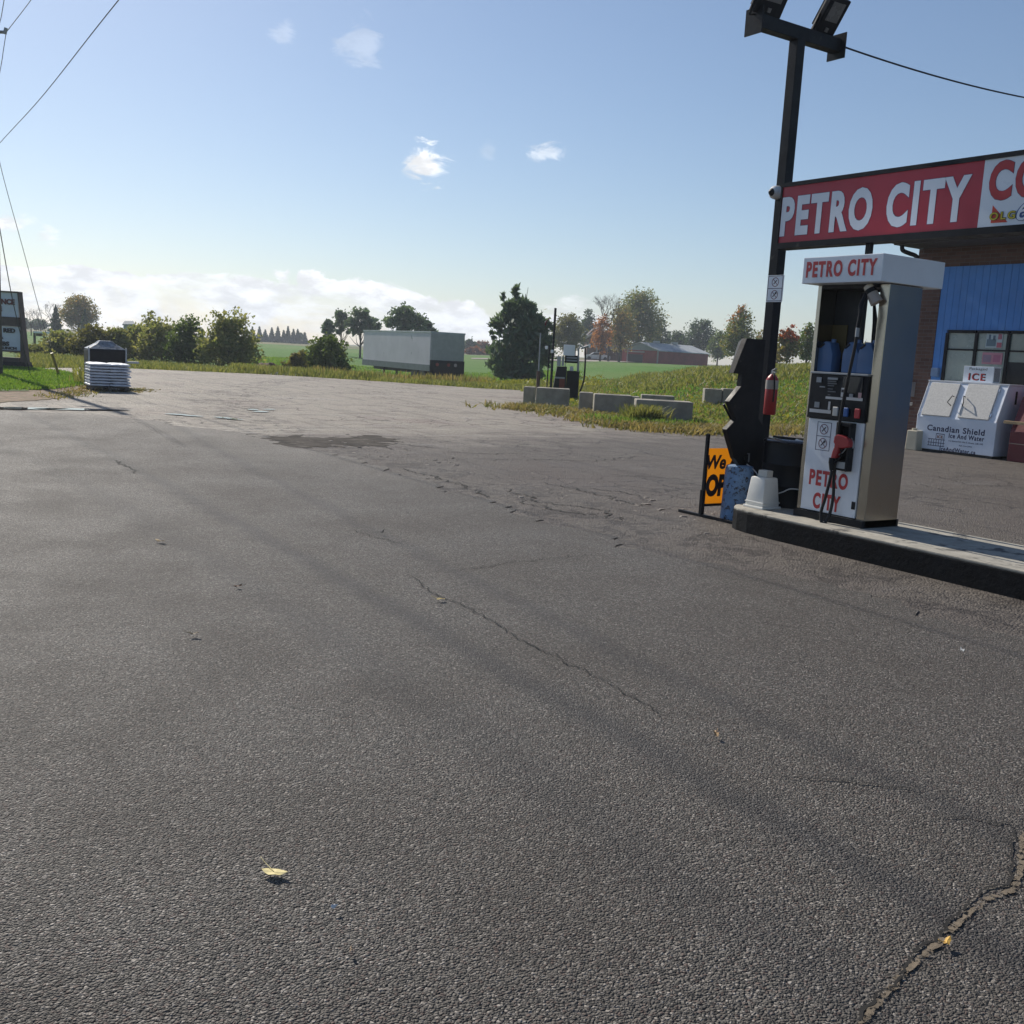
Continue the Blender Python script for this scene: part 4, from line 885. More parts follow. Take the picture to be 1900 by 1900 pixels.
# maroon cabinet right of the chest
rcx = thing('maroon_cabinet', 'maroon painted wooden cabinet with a bare wood rail right of the ice chest', 'cabinet', (-10.4, 18.5, 0))
MB().prism([(-11.02, 18.42, .0), (-11.02, 18.42, .55), (-11.02, 18.70, 1.22), (-11.02, 19.2, 1.22), (-11.02, 19.2, 0)], (1.5, 0, 0)).build('cabinet_body', brownred, rcx, bevel=.01)
MB().box(-11.12, -9.45, 18.33, 18.42, .70, .755).build('wood_rail', wood, rcx, bevel=.004)
MB().box(-11.0, -9.55, 18.4, 18.4195, .33, .345).build('shelf_edge', mat('pale wood edge', (.35, .25, .2), .8), rcx)
MB().box(-10.95, -9.6, 18.72, 19.1, 1.2201, 1.34).build('red_crate', mat('faded red', (.33, .03, .05), .5), rcx, bevel=.01)
# cream container left of the chest
c = gz(1688, 835); cc_ = thing('cream_container', 'small cream plastic container standing left of the ice chest', 'container', (c[0], c[1]+.1, 0))
crm = mat('cream plastic', (.48, .44, .34), .6, dirt=((.2, .16, .1), 12, .6))
frustum(MB(), (c[0]-.02, c[1]+.16), .26, .24, .26, .24, 0, .40).build('container_body', crm, cc_, bevel=.02)
MB().cyl((c[0]-.05, c[1]+.15), .05, .40, .44, 16).build('cap', crm, cc_)
MB().cyl((c[0]+.02, c[1]+.01), .022, .27, .2705, 12).build('spout_hole', darkint, cc_)
# ------------------------------------------------------------------ concrete blocks
U = np.array([.61, .79, 0]); U /= np.linalg.norm(U); Vb = np.array([-U[1], U[0], 0])
def cblock(x0, x1, yb, h, label, depth=.62, skew=0., D=None, wx=None):
    a = gz(x0, yb, 0) if D is None else base_at(x0, D); a[2] = 0 if D is None else a[2]
    Da = (a-CAM)@fw; b = at(x1, yb, Da)
    u = U*math.cos(skew)+Vb*math.sin(skew); w_ = wx or abs((b-a)@rt)/abs(u@rt)
    vb = np.array([-u[1], u[0], 0]); vb = vb if vb@fw > 0 else -vb
    c = a+u*w_/2+vb*depth/2+np.array([0, 0, h/2-.01])
    t = thing('concrete_block', label, 'concrete block', c-np.array([0, 0, h/2]), 'large concrete blocks by the old pump')
    r = random.Random(int(x0)); me_ = MB().obox(c, (w_-.02, depth, h+.02), u)
    me_.build('block_body', concrete, t, bevel=.022+.012*r.random())
    MB().obox(c+np.array([0, 0, h/2+.0115]), (w_*.36, .12, .004), u).build('lifting_slot', mat('dark slot', (.05, .045, .04), .7), t)  # thin plate, darker than the concrete, laid on the block top as its slot
cblock(969, 991, 753, .56, 'narrow concrete block at the left end of the first pair, before the old pump')
cblock(992.5, 1055, 756.5, .58, 'wide tan concrete block directly in front of the old pump', depth=.66)
cblock(1072, 1099, 766, .56, 'narrow grey concrete block just right of the old pump')
cblock(1100, 1172, 771, .57, 'wide grey concrete block in the middle of the row right of the old pump', skew=.05)
cblock(1160, 1187, 748, .42, 'small concrete block half hidden behind the middle of the row', D=31)
cblock(1188, 1251, 750, .46, 'dark concrete block behind the weedy front one', D=31)
cblock(1177, 1284, 786, .58, 'nearest concrete block with tall weeds growing against its left side', depth=.7, skew=.04)
cblock(1305, 1337, 765, .52, 'pale concrete block left of the pair beside the zigzag cabinet', D=32)
cblock(1338.5, 1372, 767, .52, 'pale concrete block partly hidden by the zigzag cabinet', D=32)

# ------------------------------------------------------------------ old pump behind the blocks
D0 = 37.
def fbox(mb, x0, x1, y0, y1, D, depth):
    "box whose front fills the pixel rectangle at distance D"
    a = at(x0, y1, D); b = at(x1, y0, D); w_ = abs((b-a)@U)/1.0; c = (a+b)/2; c = c+Vb*(depth/2 if Vb@fw > 0 else -depth/2)
    return mb.obox(c, (abs((b-a)@rt)/abs(U@rt), depth, abs(b[2]-a[2])), U)
pb = at(1062, 737, D0); pb[2] = 0
old = thing('old_fuel_dispenser', 'old black fuel pump with a white box on top behind the concrete blocks', 'fuel pump', pb)
fbox(MB(), 1049, 1075, 689, 738, D0, .5).build('lower_cabinet', blackpaint, old, bevel=.01)
fbox(MB(), 1047.5, 1074.5, 660, 673, D0, .5).build('display_head', blackplastic, old, bevel=.01)
fbox(MB(), 1051, 1071, 663, 665, D0-.02, .02).build('display_strip', gray, old); fbox(MB(), 1051, 1071, 668, 670, D0-.02, .02).build('display_strip', gray, old)
fbox(MB(), 1045, 1067, 640.5, 659.5, D0, .45).build('header_box', whitepaint, old, bevel=.01)
fbox(MB(), 1070, 1075, 673, 689, D0, .3).build('post', galv, old); fbox(MB(), 1047.5, 1049.5, 673, 689, D0, .3).build('post', galv, old)
fbox(MB(), 1057, 1064, 680, 689, D0+.1, .15).build('jug', whitepaint, old)
MB().tube([at(1073, 690, D0-.1), at(1073.5, 647, D0-.1), at(1077, 641, D0-.1), at(1081, 645, D0-.1)], .03, 8).build('hose_mast', galv, old)
MB().tube([at(1078, 647, D0-.1), at(1094, 641, D0-.1)], .035, 8).build('hose_arm', galv, old)
fbox(MB(), 1092, 1096, 638, 645, D0-.15, .1).build('arm_end', whitepaint, old)
MB().tube(catmull([at(1086, 646, D0-.1), at(1086, 670, D0-.1), at(1084, 700, D0-.1), at(1081, 714, D0-.1), at(1076, 727, D0-.1)]), .03, 8).build('hose', rubber, old)
db = thing('tilted_black_cabinet', 'squat black cabinet leaning beside the old pump with grey boxes on top', 'cabinet', at(1036, 722, D0-.4)*np.array([1, 1, 0]))
a, b_, c, d_ = at(1026, 722, D0-.5), at(1034, 680, D0-.5), at(1052, 680.5, D0-.5), at(1050, 722, D0-.5)
MB().prism([a, b_, c, d_], fw*.5).build('cabinet_body', blackpaint, db)
fbox(MB(), 1029, 1048, 700, 702, D0-.53, .02).build('trim_strip', gray, db)
fbox(MB(), 1033, 1041, 661, 679, D0-.4, .25).build('grey_box', galv, db, bevel=.01); fbox(MB(), 1042, 1047, 661, 679, D0-.35, .25).build('grey_box', galv, db, bevel=.01)
fbox(MB(), 1037, 1048, 703, 719, D0-.53, .02).build('rusty_patch', mat('rust', (.16, .035, .02), .8), db)
bp = base_at(1021, 39)
tp = at(1021, 571, 39)
pm = thing('black_mast', 'slim dark pole with small white floats rising beside the old pump', 'pole', bp)
MB().tube([bp-np.array([0, 0, .1]), (bp[0], bp[1], tp[2])], [.05, .045], 8).build('mast', blackpaint, pm)
MB().tube([bp+np.array([-.1, -.12, -.1]), (bp[0]-.08, bp[1]-.11, bp[2]+1.9)], .025, 6).build('side_pipe', blackpaint, pm)
for x, y in ((1014, 645), (1024.5, 652)): q = at(x, y, 38.9); MB().obox(q, (.1, .1, .12), U).build('float', whitepaint, pm, bevel=.02)
MB().tube(catmull([at(1012, 604, 38.9), at(1013, 598, 38.9), at(1016, 594, 38.9), at(1020, 590, 38.9)]), .025, 6).build('red_hook', brownred, pm)
bp = base_at(997, 36.5); tpp = at(1003, 618, 36.5)
pm = thing('leaning_post', 'thin grey rod set in a rusty pipe leaning behind the left block', 'post', bp)
mdp = bp+(tpp-bp)*.42
MB().tube([bp-np.array([0, 0, .1]), mdp], .065, 8).build('pipe_sleeve', mat('rusty brown pipe', (.09, .05, .04), .8), pm)
MB().tube([mdp, tpp], .028, 6).build('rod', galv, pm)

# ------------------------------------------------------------------ trailer
tl_ = mat('trailer skin', (.60, .55, .60), .55, var=.06, vscale=.7, dirt=((.16, .18, .18), 2, .62)); tdk = mat('trailer rear panel', (.40, .38, .39), .6, var=.08)
D1 = 66.; l1 = (797-950)/1900*D1; l0 = (673-950)/1900*76
c1 = fw*D1+rt*l1; c0 = fw*76+rt*l0
for _ in range(4):
    l1 += (799-proj((c1[0], c1[1], 1.5))[0])/1900*D1; l0 += (673.5-proj((c0[0], c0[1], 1.5))[0])/1900*76; c1 = fw*D1+rt*l1; c0 = fw*76+rt*l0
lx = (c1-c0); LT = np.linalg.norm(lx); lx /= LT; ly = np.array([-lx[1], lx[0], 0]); ly = ly if ly@rt > 0 else -ly
zt = at(799, 615, D1)[2]; zb = at(799, 689, D1)[2]; WT = 2.42; gzt = float(hgt(c1[0], c1[1]))-.03
tr = thing('box_trailer', 'long grey box trailer parked in the weeds beyond the lot', 'trailer', (c1+c0)/2*np.array([1, 1, 0])+np.array([0, 0, gzt]))
cc3 = (c0+c1)/2+ly*WT/2
MB().obox(cc3+np.array([0, 0, (zt+zb)/2]), (LT-.1, WT, zt-zb), lx, ly).build('box_body', tl_, tr, bevel=.03)
MB().obox(cc3+np.array([0, 0, zt-.04]), (LT+.02, WT+.06, .10), lx, ly).build('top_rail', mat('pale rail', (.42, .45, .45), .5), tr, bevel=.01)
MB().obox(cc3-ly*(WT/2+.015)+np.array([0, 0, zb+.2]), (LT-.02, .03, .40), lx, ly).build('side_rail', mat('dull side rail', (.13, .155, .16), .6), tr)
rear = MB(); rc = c1+ly*WT/2+np.array([0, 0, 0])
zr = at(830, 671, D1)[2]
MB().obox(rc+lx*.01+np.array([0, 0, (zt+zr)/2-.03]), (.10, WT-.08, zt-zr-.12), lx, ly).build('rear_doors', tdk, tr)
MB().obox(rc+lx*.035+np.array([0, 0, (zt+zr)/2]), (.02, .03, zt-zr-.14), lx, ly).build('door_seam', blackpaint, tr)
bs = MB().obox(rc+lx*.02+np.array([0, 0, (zr+zb)/2-.1]), (.14, WT, zr-zb+.3), lx, ly).build('rear_sill', blackpaint, tr, bevel=.01)
for s, cc in ((-.75, (.35, .05, .04)), (.05, (.35, .05, .04)), (.55, (.5, .4, .4))):
    q = rc+lx*.1+ly*s+np.array([0, 0, zr-.22]); MB().tube([q, q+lx*.03], .11, 14).build('tail_light', mat('lamp %.1f' % cc[1], cc, .4), bs)
for s in (-.9, .9): MB().tube([rc-lx*1.3+ly*(s-.25)+np.array([0, 0, gzt+.42]), rc-lx*1.3+ly*(s+.25)+np.array([0, 0, gzt+.42])], .5, 20).build('wheel', rubber, tr)
for s in (-.9, .9): MB().tube([rc-lx*2.5+ly*(s-.25)+np.array([0, 0, gzt+.42]), rc-lx*2.5+ly*(s+.25)+np.array([0, 0, gzt+.42])], .5, 20).build('wheel', rubber, tr)
MB().obox(cc3+np.array([0, 0, zb-.12]), (LT-.6, .9, .22), lx, ly).obox(rc+lx*-.1+np.array([0, 0, gzt+.42]), (.12, 2.2, .14), lx, ly).build('chassis', blackpaint, tr)
for s in (-.5, .5): MB().obox(c0+lx*2.4+ly*(WT/2+s)+np.array([0, 0, (zb+gzt)/2]), (.12, .12, zb-gzt), lx, ly).build('landing_leg', blackpaint, tr)

# ------------------------------------------------------------------ barn, house, car
def frame_at(px, py, D):
    p = at(px, py, D); g_ = float(hgt(p[0], p[1]))-.03; return p, g_
Db = 175.
p0, g0_ = frame_at(1220, 680, Db); pW = at(1176, 672, Db+6); pE = at(1312, 684, Db+9)
ux_ = (pE-p0)*np.array([1, 1, 0]); LB = np.linalg.norm(ux_); ux_ /= LB; uy_ = (pW-p0)*np.array([1, 1, 0]); uy_ -= ux_*(uy_@ux_); WB = np.linalg.norm(uy_)+1.5; uy_ /= np.linalg.norm(uy_)
ze = at(1220, 651, Db)[2]; zg = at(1198, 636, Db+3)[2]; z0 = g0_-.2
barn = thing('red_barn', 'long low dark red barn with a pale metal roof in the field', 'barn', (p0[0], p0[1], z0))
bred = mat('barn red', (.24, .04, .035), .85, var=.2, vscale=.8); sheet_ = mat('barn roof metal', (.42, .44, .44), .6, .0, var=.12, vscale=.5, dirt=((.20, .23, .28), .35, .52))
P_ = lambda a, b, z: p0*np.array([1, 1, 0])+ux_*a+uy_*b+np.array([0, 0, z])
MB().prism([P_(0, 0, z0), P_(0, WB, z0), P_(0, WB, ze), P_(0, 0, ze)], ux_*LB).build('barn_wall', bred, barn)
MB().prism([P_(-.02, 0, ze), P_(-.02, WB, ze), P_(-.02, WB/2, zg-.1)], ux_*.1).build('gable', mat('grey green gable', (.20, .25, .24), .8), barn)
rf = MB().prism([P_(-.3, -.35, ze-.05), P_(-.3, WB/2, zg), P_(-.3, WB/2, zg+.1), P_(-.3, -.35, ze+.06)], ux_*(LB+.6)); rf.prism([P_(-.3, WB+.35, ze-.05), P_(-.3, WB/2, zg), P_(-.3, WB/2, zg+.1), P_(-.3, WB+.35, ze+.06)], ux_*(LB+.6))
ro = rf.build('roof', sheet_, barn)
for f in (.30, .66): MB().obox(P_(LB*f, WB/2, zg+.28), (1.2, .6, .36), ux_).build('ridge_vent', sheet_, ro)
MB().obox(P_(-.06, WB*.62, (z0+ze)/2-.3), (.1, WB*.40, ze-z0-.9), ux_).build('doorway', darkint, barn)
MB().obox(P_(-.08, WB*.84, (z0+ze)/2), (.12, .2, ze-z0), ux_).build('door_post', mat('pale post', (.3, .28, .28), .8), barn); MB().obox(P_(-.08, .06, (z0+ze)/2), (.2, .2, ze-z0), ux_).build('corner_post', MATS['pale post'], barn)
MB().obox(P_(-.12, WB*.62, ze-.3), (.12, WB*.5, .22), ux_).build('door_rail', MATS['pale post'], barn)

Dh = 190.
hp0, hg = frame_at(1122, 668, Dh)
hs = thing('farm_house', 'brown brick farmhouse with grey roof half hidden by autumn trees', 'house', (hp0[0], hp0[1], hg))
Hq = lambda px, py, dd=0.: at(px, py, Dh+dd)
roofm = mat('shingle', (.085, .075, .08), .9, var=.15); hb_ = mat('house brick', (.15, .085, .07), .9, var=.15, vscale=2)
def hbox(x0, x1, y0, y1, dd, depth, name, m_, par=None):
    a = Hq(x0, y1, dd); b = Hq(x1, y0, dd); c = (a+b)/2+fw*depth/2; return MB().obox(c, (abs((b-a)@rt), depth, abs(b[2]-a[2])), rt).build(name, m_, par or hs)
hbox(1087, 1109, 627, 671, 0, 7, 'brick_wall', hb_); hbox(1109.5, 1162, 649, 675, 0, 8, 'brick_wall', hb_)
a, b_, c, d_ = Hq(1108, 649, -.6), Hq(1165, 653, -.6), Hq(1152, 621, 4), Hq(1100, 616, 4)
MB().prism([a, b_, c, d_], np.array([0, 0, .25])).prism([Hq(1108, 649, 8.4), Hq(1165, 653, 8.4), c, d_], np.array([0, 0, .25])).build('roof', roofm, hs)
a, b_, c = Hq(1083, 629, -.6), Hq(1112, 626, -.6), Hq(1104, 608, -.6)
MB().prism([a, b_, c], fw*8).build('roof', roofm, hs)
MB().tube([Hq(1083, 629, -.8), Hq(1120, 607, -.8)], .22, 4).build('barge_board', mat('pale board', (.36, .34, .33), .7), hs)
MB().tube([Hq(1101, 633, -.9), Hq(1108, 649, -.9), Hq(1105, 662, -.9)], .16, 4).build('white_post', MATS['pale board'], hs)
for q in ((1090, 1093, 634, 640), (1098, 1101, 634, 640), (1091, 1093, 648, 656), (1115, 1121, 651, 668)): hbox(*q, -.1, .1, 'window' if q[0] < 1110 else 'garage_door', mat('pale glass', (.22, .22, .22), .4) if q[0] > 1110 else glass)
# car
cp_ = at(1108, 668, 183); cg = float(hgt(cp_[0], cp_[1])); zc_ = at(1108, 668.6, 183)[2]
car = thing('parked_car', 'white sedan parked side-on in front of the farmhouse', 'car', (cp_[0], cp_[1], zc_))
carw = mat('white car paint', (.62, .63, .64), .25)
dvy = sheet('driveway', [tuple((fw*D+rt*((px-950)/1900*D))[:2]) for px, D in ((860, 152), (1060, 160), (1160, 178), (1165, 182), (1085, 188), (1060, 178), (860, 158))], 0, mat('pale driveway', (.30, .26, .23), .9))
for v in dvy.data.vertices: v.co.z = float(hgt(v.co.x, v.co.y))+.06
CQ = lambda x, z, d: cp_*np.array([1, 1, 0])+rt*x+fw*d+np.array([0, 0, zc_+z])
side = [(-2.3, .25), (-2.3, .62), (-2.15, .85), (-1.35, .95), (-.65, 1.38), (.55, 1.42), (1.35, 1.02), (2.2, .92), (2.3, .6), (2.28, .25)]
cb_ = MB().prism([CQ(x, z, 0) for x, z in side][::-1], fw*1.7).build('car_body', carw, car, bevel=.06)
MB().prism([CQ(x, z, -.01) for x, z in [(-1.15, .96), (-.6, 1.31), (.5, 1.34), (1.1, 1.0)]][::-1], fw*1.72).build('windows', darkint, cb_)
for x in (-1.45, 1.4):
    for d in (0., 1.5): MB().tube([CQ(x, .32, d-.02), CQ(x, .32, d+.2)], .33, 16).build('wheel', rubber, car)

# distant pale house roof beyond the hedge
q = at(408, 601, 140); fh = thing('distant_white_house', 'small pale roofed house showing above the left hedge', 'house', (q[0], q[1], float(hgt(q[0], q[1]))))
def lbox(x0, x1, y0, y1, D, depth): a = at(x0, y1, D); b = at(x1, y0, D); return MB().obox((a+b)/2+fw*depth/2, (abs((b-a)@rt), depth, abs(b[2]-a[2])), rt)
lbox(229, 247, 602.5, 615, 140, 6).build('wall', mat('pale wall', (.30, .32, .33), .9), fh)
MB().prism([at(227, 603.5, 139.5), at(251, 603.5, 139.5), at(247, 597.5, 142), at(231, 597.5, 142)], np.array([0, 0, .15])).build('roof', mat('pale roof', (.20, .23, .25), .9), fh)

# flat white framed shelter at far left
q = base_at(98, 70); sh = thing('white_topped_rack', 'low flat rack with a white top edge standing in front of the left hedge', 'rack', q)
a = at(62, 616, 70); b_ = at(138, 620, 70)
MB().obox((a+b_)/2+fw*.8, (np.linalg.norm((b_-a)[:2]), 1.6, .12), (b_-a)).build('top_board', whitepaint, sh)
for x, yt in ((64, 617), (82, 618), (136, 621)):
    p = at(x, yt, 70.3); MB().obox((p[0], p[1], (p[2]+q[2])/2), (.12, .12, p[2]-q[2]+.1), rt).build('leg', oldwood, sh)
lbox(67, 82, 619, 623.5, 70.2, .1).build('apron_board', oldwood, sh)

# ------------------------------------------------------------------ roadside sign
DS = 37.
q = at(20, 684, DS); q[2] = .02
rs = thing('roadside_sign', 'two-panel roadside letter board in a brown timber frame on the lawn', 'sign', q)
def sp(x, y, dd=0.): return at(x, y, DS+dd)
framem = mat('brown sign frame', (.105, .085, .075), .8, var=.2, vscale=4)
def sq(x0, y0, x1, y1, dd, th, name, m_, par): 
    a = sp(x0, y1, dd); b = sp(x1, y0, dd); return MB().obox((a+b)/2+fw*th/2, (abs((b-a)@rt), th, abs(b[2]-a[2])), rt).build(name, m_, par)
fr2 = MB()
def sf(x0, y0, x1, y1, dd=0, th=.3): a = sp(x0, y1, dd); b = sp(x1, y0, dd); fr2.obox((a+b)/2+fw*th/2, (abs((b-a)@rt), th, abs(b[2]-a[2])), rt)
fr2.prism([sp(31.5, 541), sp(34, 541), sp(49.5, 683), sp(38, 683), sp(37, 588)], fw*.3)
fr2.prism([sp(-75, 534), sp(-72.5, 534), sp(-70, 588), sp(-68, 676), sp(-80, 676)], fw*.3)
for ya in ((541, 543.6), (589, 606), (651, 654), (664, 672)): 
    fr2.prism([sp(-72, ya[0]-6), sp(34, ya[0]), sp(36, ya[1]), sp(-71, ya[1]-6)], fw*.28)
fr2.build('frame', framem, rs)
MB().prism([sp(-72, 668), sp(46, 672), sp(50, 683.5), sp(-72, 679)], fw*.5).build('base_box', mat('dark sign base', (.03, .028, .028), .8), rs)
sface = mat('letter board face', (.62, .68, .76), .5, var=.05)
u1 = MB().prism([sp(-72, 538, .08), sp(32, 543.5, .08), sp(35, 589, .08), sp(-71, 584, .08)], fw*.1).build('upper_panel', sface, rs)
u2 = MB().prism([sp(-71, 602, .08), sp(37, 607, .08), sp(39, 651, .08), sp(-70, 646, .08)], fw*.1).build('lower_panel', sface, rs)
def st(s, x1, yb, yt, wpx, m_, par):
    o = sp(x1-wpx, yb-wpx*.045, .07); w_ = abs((sp(x1, yb, .07)-o)@rt); h = sp(x1, yt, .07)[2]-sp(x1, yb, .07)[2]
    text('lettering', s, m_, par, o, w_, h, ux=tuple(rt), bold=.05, thick=.02)
st('CONVENIENCE', 27.5, 565, 554.5, 88, mat('brown red letters', (.12, .03, .035), .6), u1); st('STORE', 4, 577.5, 568, 44, MATS['brown red letters'], u1)
st('RED', 28.5, 617.8, 609.5, 22, black, u2); st('PIZZA', 6.5, 628.5, 621, 32, black, u2); st('SUBS', 17.5, 642, 633.5, 28, black, u2); st('LUNCH', 31, 649, 643.8, 30, black, u2)
# utility pole with guys and wires
pb_ = at(-3, 700, 31.); pb_[2] = 0
up_ = thing('utility_pole', 'dark wooden utility pole at the left edge with a top crossarm', 'utility pole', pb_)
MB().tube([pb_+np.array([0, 0, -.1]), pb_+np.array([0, 0, 11.2])], [.13, .09], 14).build('pole', oldwood, up_)
ins = at(11.5, 60, 31.); ca = np.array([pb_[0], pb_[1], ins[2]])
rr = (ins-ca); 
MB().tube([ca-rr, ca+rr*.98], .045, 6).build('crossarm', galv, up_)
for s in (1, -1): MB().tube([ca+rr*s*.9+np.array([0, 0, -.05]), ca+rr*s+np.array([0, 0, .12])], .05, 10).build('insulator', galv, up_)
wm_ = mat('line wire', (.05, .055, .06), .6)
def wire(name, pts, r, label, cat, grp=None, parent=None, material=None): return tag(MB().tube(catmull(pts, 10), r, 5).build(name, material or wm_), label, cat, grp)
e1_ = gz(55, 0, 11.0); dv = (e1_-ins); e2 = ins+dv*4.
wire('overhead_wire', [ins, ins+dv*1.3+np.array([0, 0, -.05]), e2], .011, 'thin overhead wire running up from the utility pole insulator', 'wire')
w3a = gz(-60, 335, 8.4); w3b = gz(0, 265, 8.4); w3c = gz(220, 0, 8.4)
wire('overhead_wire', [w3a, w3b, (w3b+w3c)/2+np.array([0, 0, -.12]), w3c, w3c+(w3c-w3b)*.6], .012, 'long overhead wire crossing the top left corner of the sky', 'wire')
w0 = at(8, -2, 28); wire('overhead_wire', [ca+np.array([0, 0, -.4]), at(0, 40, 30.5), w0, w0+(w0-at(0, 40, 30.5))*1.5], .010, 'short overhead wire in the extreme top left corner', 'wire')
wire('overhead_wire', [ins, at(6, 95, 31.4), at(0, 132, 32), at(-30, 290, 36)], .010, 'wire dropping away from the insulator behind the utility pole', 'wire')
gb = gz(110, 697)
g1 = at(0, 303, 31.2); g2 = at(80, 600, 32.2)
wire('guy_wire', [pb_+np.array([0, 0, 7.6]), g1, at(45, 470, 31.7), g2, gb], .009, 'long guy wire from the utility pole down to the yellow guard', 'wire')
yg = mat('faded yellow guard', (.36, .27, .06), .6, dirt=((.12, .1, .04), 5, .58))
a = gb+(at(96, 655, 32.8)-gb)*1.0
tag(MB().tube([a, gb-np.array([0, 0, .03])], .045, 8).build('guy_guard', yg), 'faded yellow plastic guard sleeve on the guy wire in the lawn', 'guard')
gb2 = gz(55, 690); wire('guy_wire', [pb_+np.array([0, 0, 5.2]), at(20, 540, 32.5), at(44, 645, 33.5), gb2], .014, 'short dark guy wire running past the edge of the roadside sign', 'wire')

# ------------------------------------------------------------------ pallet of bags with a bin behind
bagm = mat('white bag plastic', (.62, .65, .72), .5, var=.12, vscale=5, dirt=((.25, .28, .33), 8, .64))
pc = gz(168, 726); pd = gz(240, 728); pu = (pd-pc); PWd = np.linalg.norm(pu); pu /= PWd; pv = np.array([-pu[1], pu[0], 0]); pv = pv if pv@fw > 0 else -pv
pal = thing('wooden_pallet', 'dark wooden pallet under the stack of white bags', 'pallet', pc+pu*PWd/2+pv*.5)
pm_ = MB()
for k in range(3): pm_.obox(pc+pu*(.06+k*(PWd-.12)/2)+pv*.5+np.array([0, 0, .055]), (.08, 1., .09), pu)
pm_.build('bearer', oldwood, pal)
pm_ = MB()
for k in range(6): pm_.obox(pc+pu*PWd/2+pv*(.06+k*.175)+np.array([0, 0, .112]), (PWd, .12, .022), pu)
pm_.build('deck_board', oldwood, pal)
H0 = .125; NL = 8; HL = (.70-H0)/NL; rb = random.Random(4)
for L_ in range(NL):
    for cix in range(2):
        wv = PWd/2+.02; w_ = wv*(1+rb.uniform(-.03, .05))
        c = pc+pu*(wv*(.5+cix)-.02+rb.uniform(-.02, .02))+pv*(.5+rb.uniform(-.03, .02))+np.array([0, 0, H0+HL*(L_+.5)])
        bm = MB(); n1, n2 = 8, 8; vs = []; fs = []
        for s in (1, -1):
            for i in range(n1+1):
                for j in range(n2+1):
                    x = i/n1*2-1; y = j/n2*2-1; zf = ((1-x**6)*(1-y**6))**.5*.5+.02*rb.random()*(1-x*x)
                    vs.append(c+pu*x*w_/2+pv*y*.5+np.array([0, 0, s*HL*1.12*max(.22, zf) + .006*rb.uniform(-1, 1)]))
        o_ = (n1+1)*(n2+1)
        for s in (0, 1):
            for i in range(n1):
                for j in range(n2):
                    a_ = s*o_+i*(n2+1)+j; f_q = (a_, a_+1, a_+n2+2, a_+n2+1); fs.append(f_q if s == 0 else f_q[::-1])
        bd_ = [i*(n2+1) for i in range(n1+1)]+[n1*(n2+1)+j for j in range(1, n2+1)]+[i*(n2+1)+n2 for i in range(n1-1, -1, -1)]+[j for j in range(n2-1, 0, -1)]
        for i in range(len(bd_)): fs.append((bd_[i], bd_[(i+1) % len(bd_)], bd_[(i+1) % len(bd_)]+o_, bd_[i]+o_))
        bm.add(vs, fs)
        ordn = ['bottom', 'second', 'third', 'fourth', 'fifth', 'sixth', 'seventh', 'top'][L_]
        tag(bm.build('salt_bag', bagm, smooth=True), 'white filled bag in the %s layer of the pallet stack, %s column' % (ordn, ['left', 'right'][cix]), 'bag', 'white bags stacked on the pallet')
# bin shaped like a hooded box
bc = at(200, 676, 27.4); bc[2] = 0
bn_ = thing('black_hooded_bin', 'black square bin wrapped in plastic standing behind the bag stack', 'bin', bc)
zl = at(170, 647, 27.4)[2]; zt2 = at(205, 633, 27.4)[2]; bw = abs((at(233.5, 660, 27.4)-at(166, 660, 27.4))@rt)
bcen = (at(233.5, 660, 27.4)+at(166, 660, 27.4))/2; bcen[2] = 0
MB().obox(bcen+pv*.45+np.array([0, 0, zl/2]), (bw, .9, zl), pu).build('bin_body', blackplastic, bn_, bevel=.05)
tp_ = bcen+pv*.45
vs = [tp_+pu*bw/2*sx+pv*.45*sy+np.array([0, 0, zl+.002]) for sx, sy in ((-1, -1), (1, -1), (1, 1), (-1, 1))]+[tp_+pu*bw*.26*sx+pv*.25*sy+np.array([0, 0, zl+(zt2-zl)*.62]) for sx, sy in ((-1, -1), (1, -1), (1, 1), (-1, 1))]+[tp_+pu*bw*.16*sx+pv*.15*sy+np.array([0, 0, zt2]) for sx, sy in ((-1, -1), (1, -1), (1, 1), (-1, 1))]
MB().add(vs, [(3, 2, 1, 0)]+[(k*4+i, k*4+(i+1) % 4, k*4+4+(i+1) % 4, k*4+4+i) for k in (0, 1) for i in range(4)]+[(8, 9, 10, 11)]).build('hood', mat('grey plastic film', (.20, .22, .24), .3, var=.5, vscale=6, bump=.9, bscale=12), bn_, bevel=.02)
for s in (-1, 1): MB().obox(bcen+pu*s*(bw/2-.02)-pv*.012+np.array([0, 0, zl/2+.1]), (.04, .03, zl-.1), pu).build('edge_strip', mat('pale edge', (.4, .42, .45), .5), bn_, bevel=.01)
MB().obox(bcen+pu*(bw/2+.14)+np.array([0, 0, at(240, 673, 27.4)[2]]), (.3, .2, .05), pu).build('side_shelf', MATS['pale edge'], bn_)

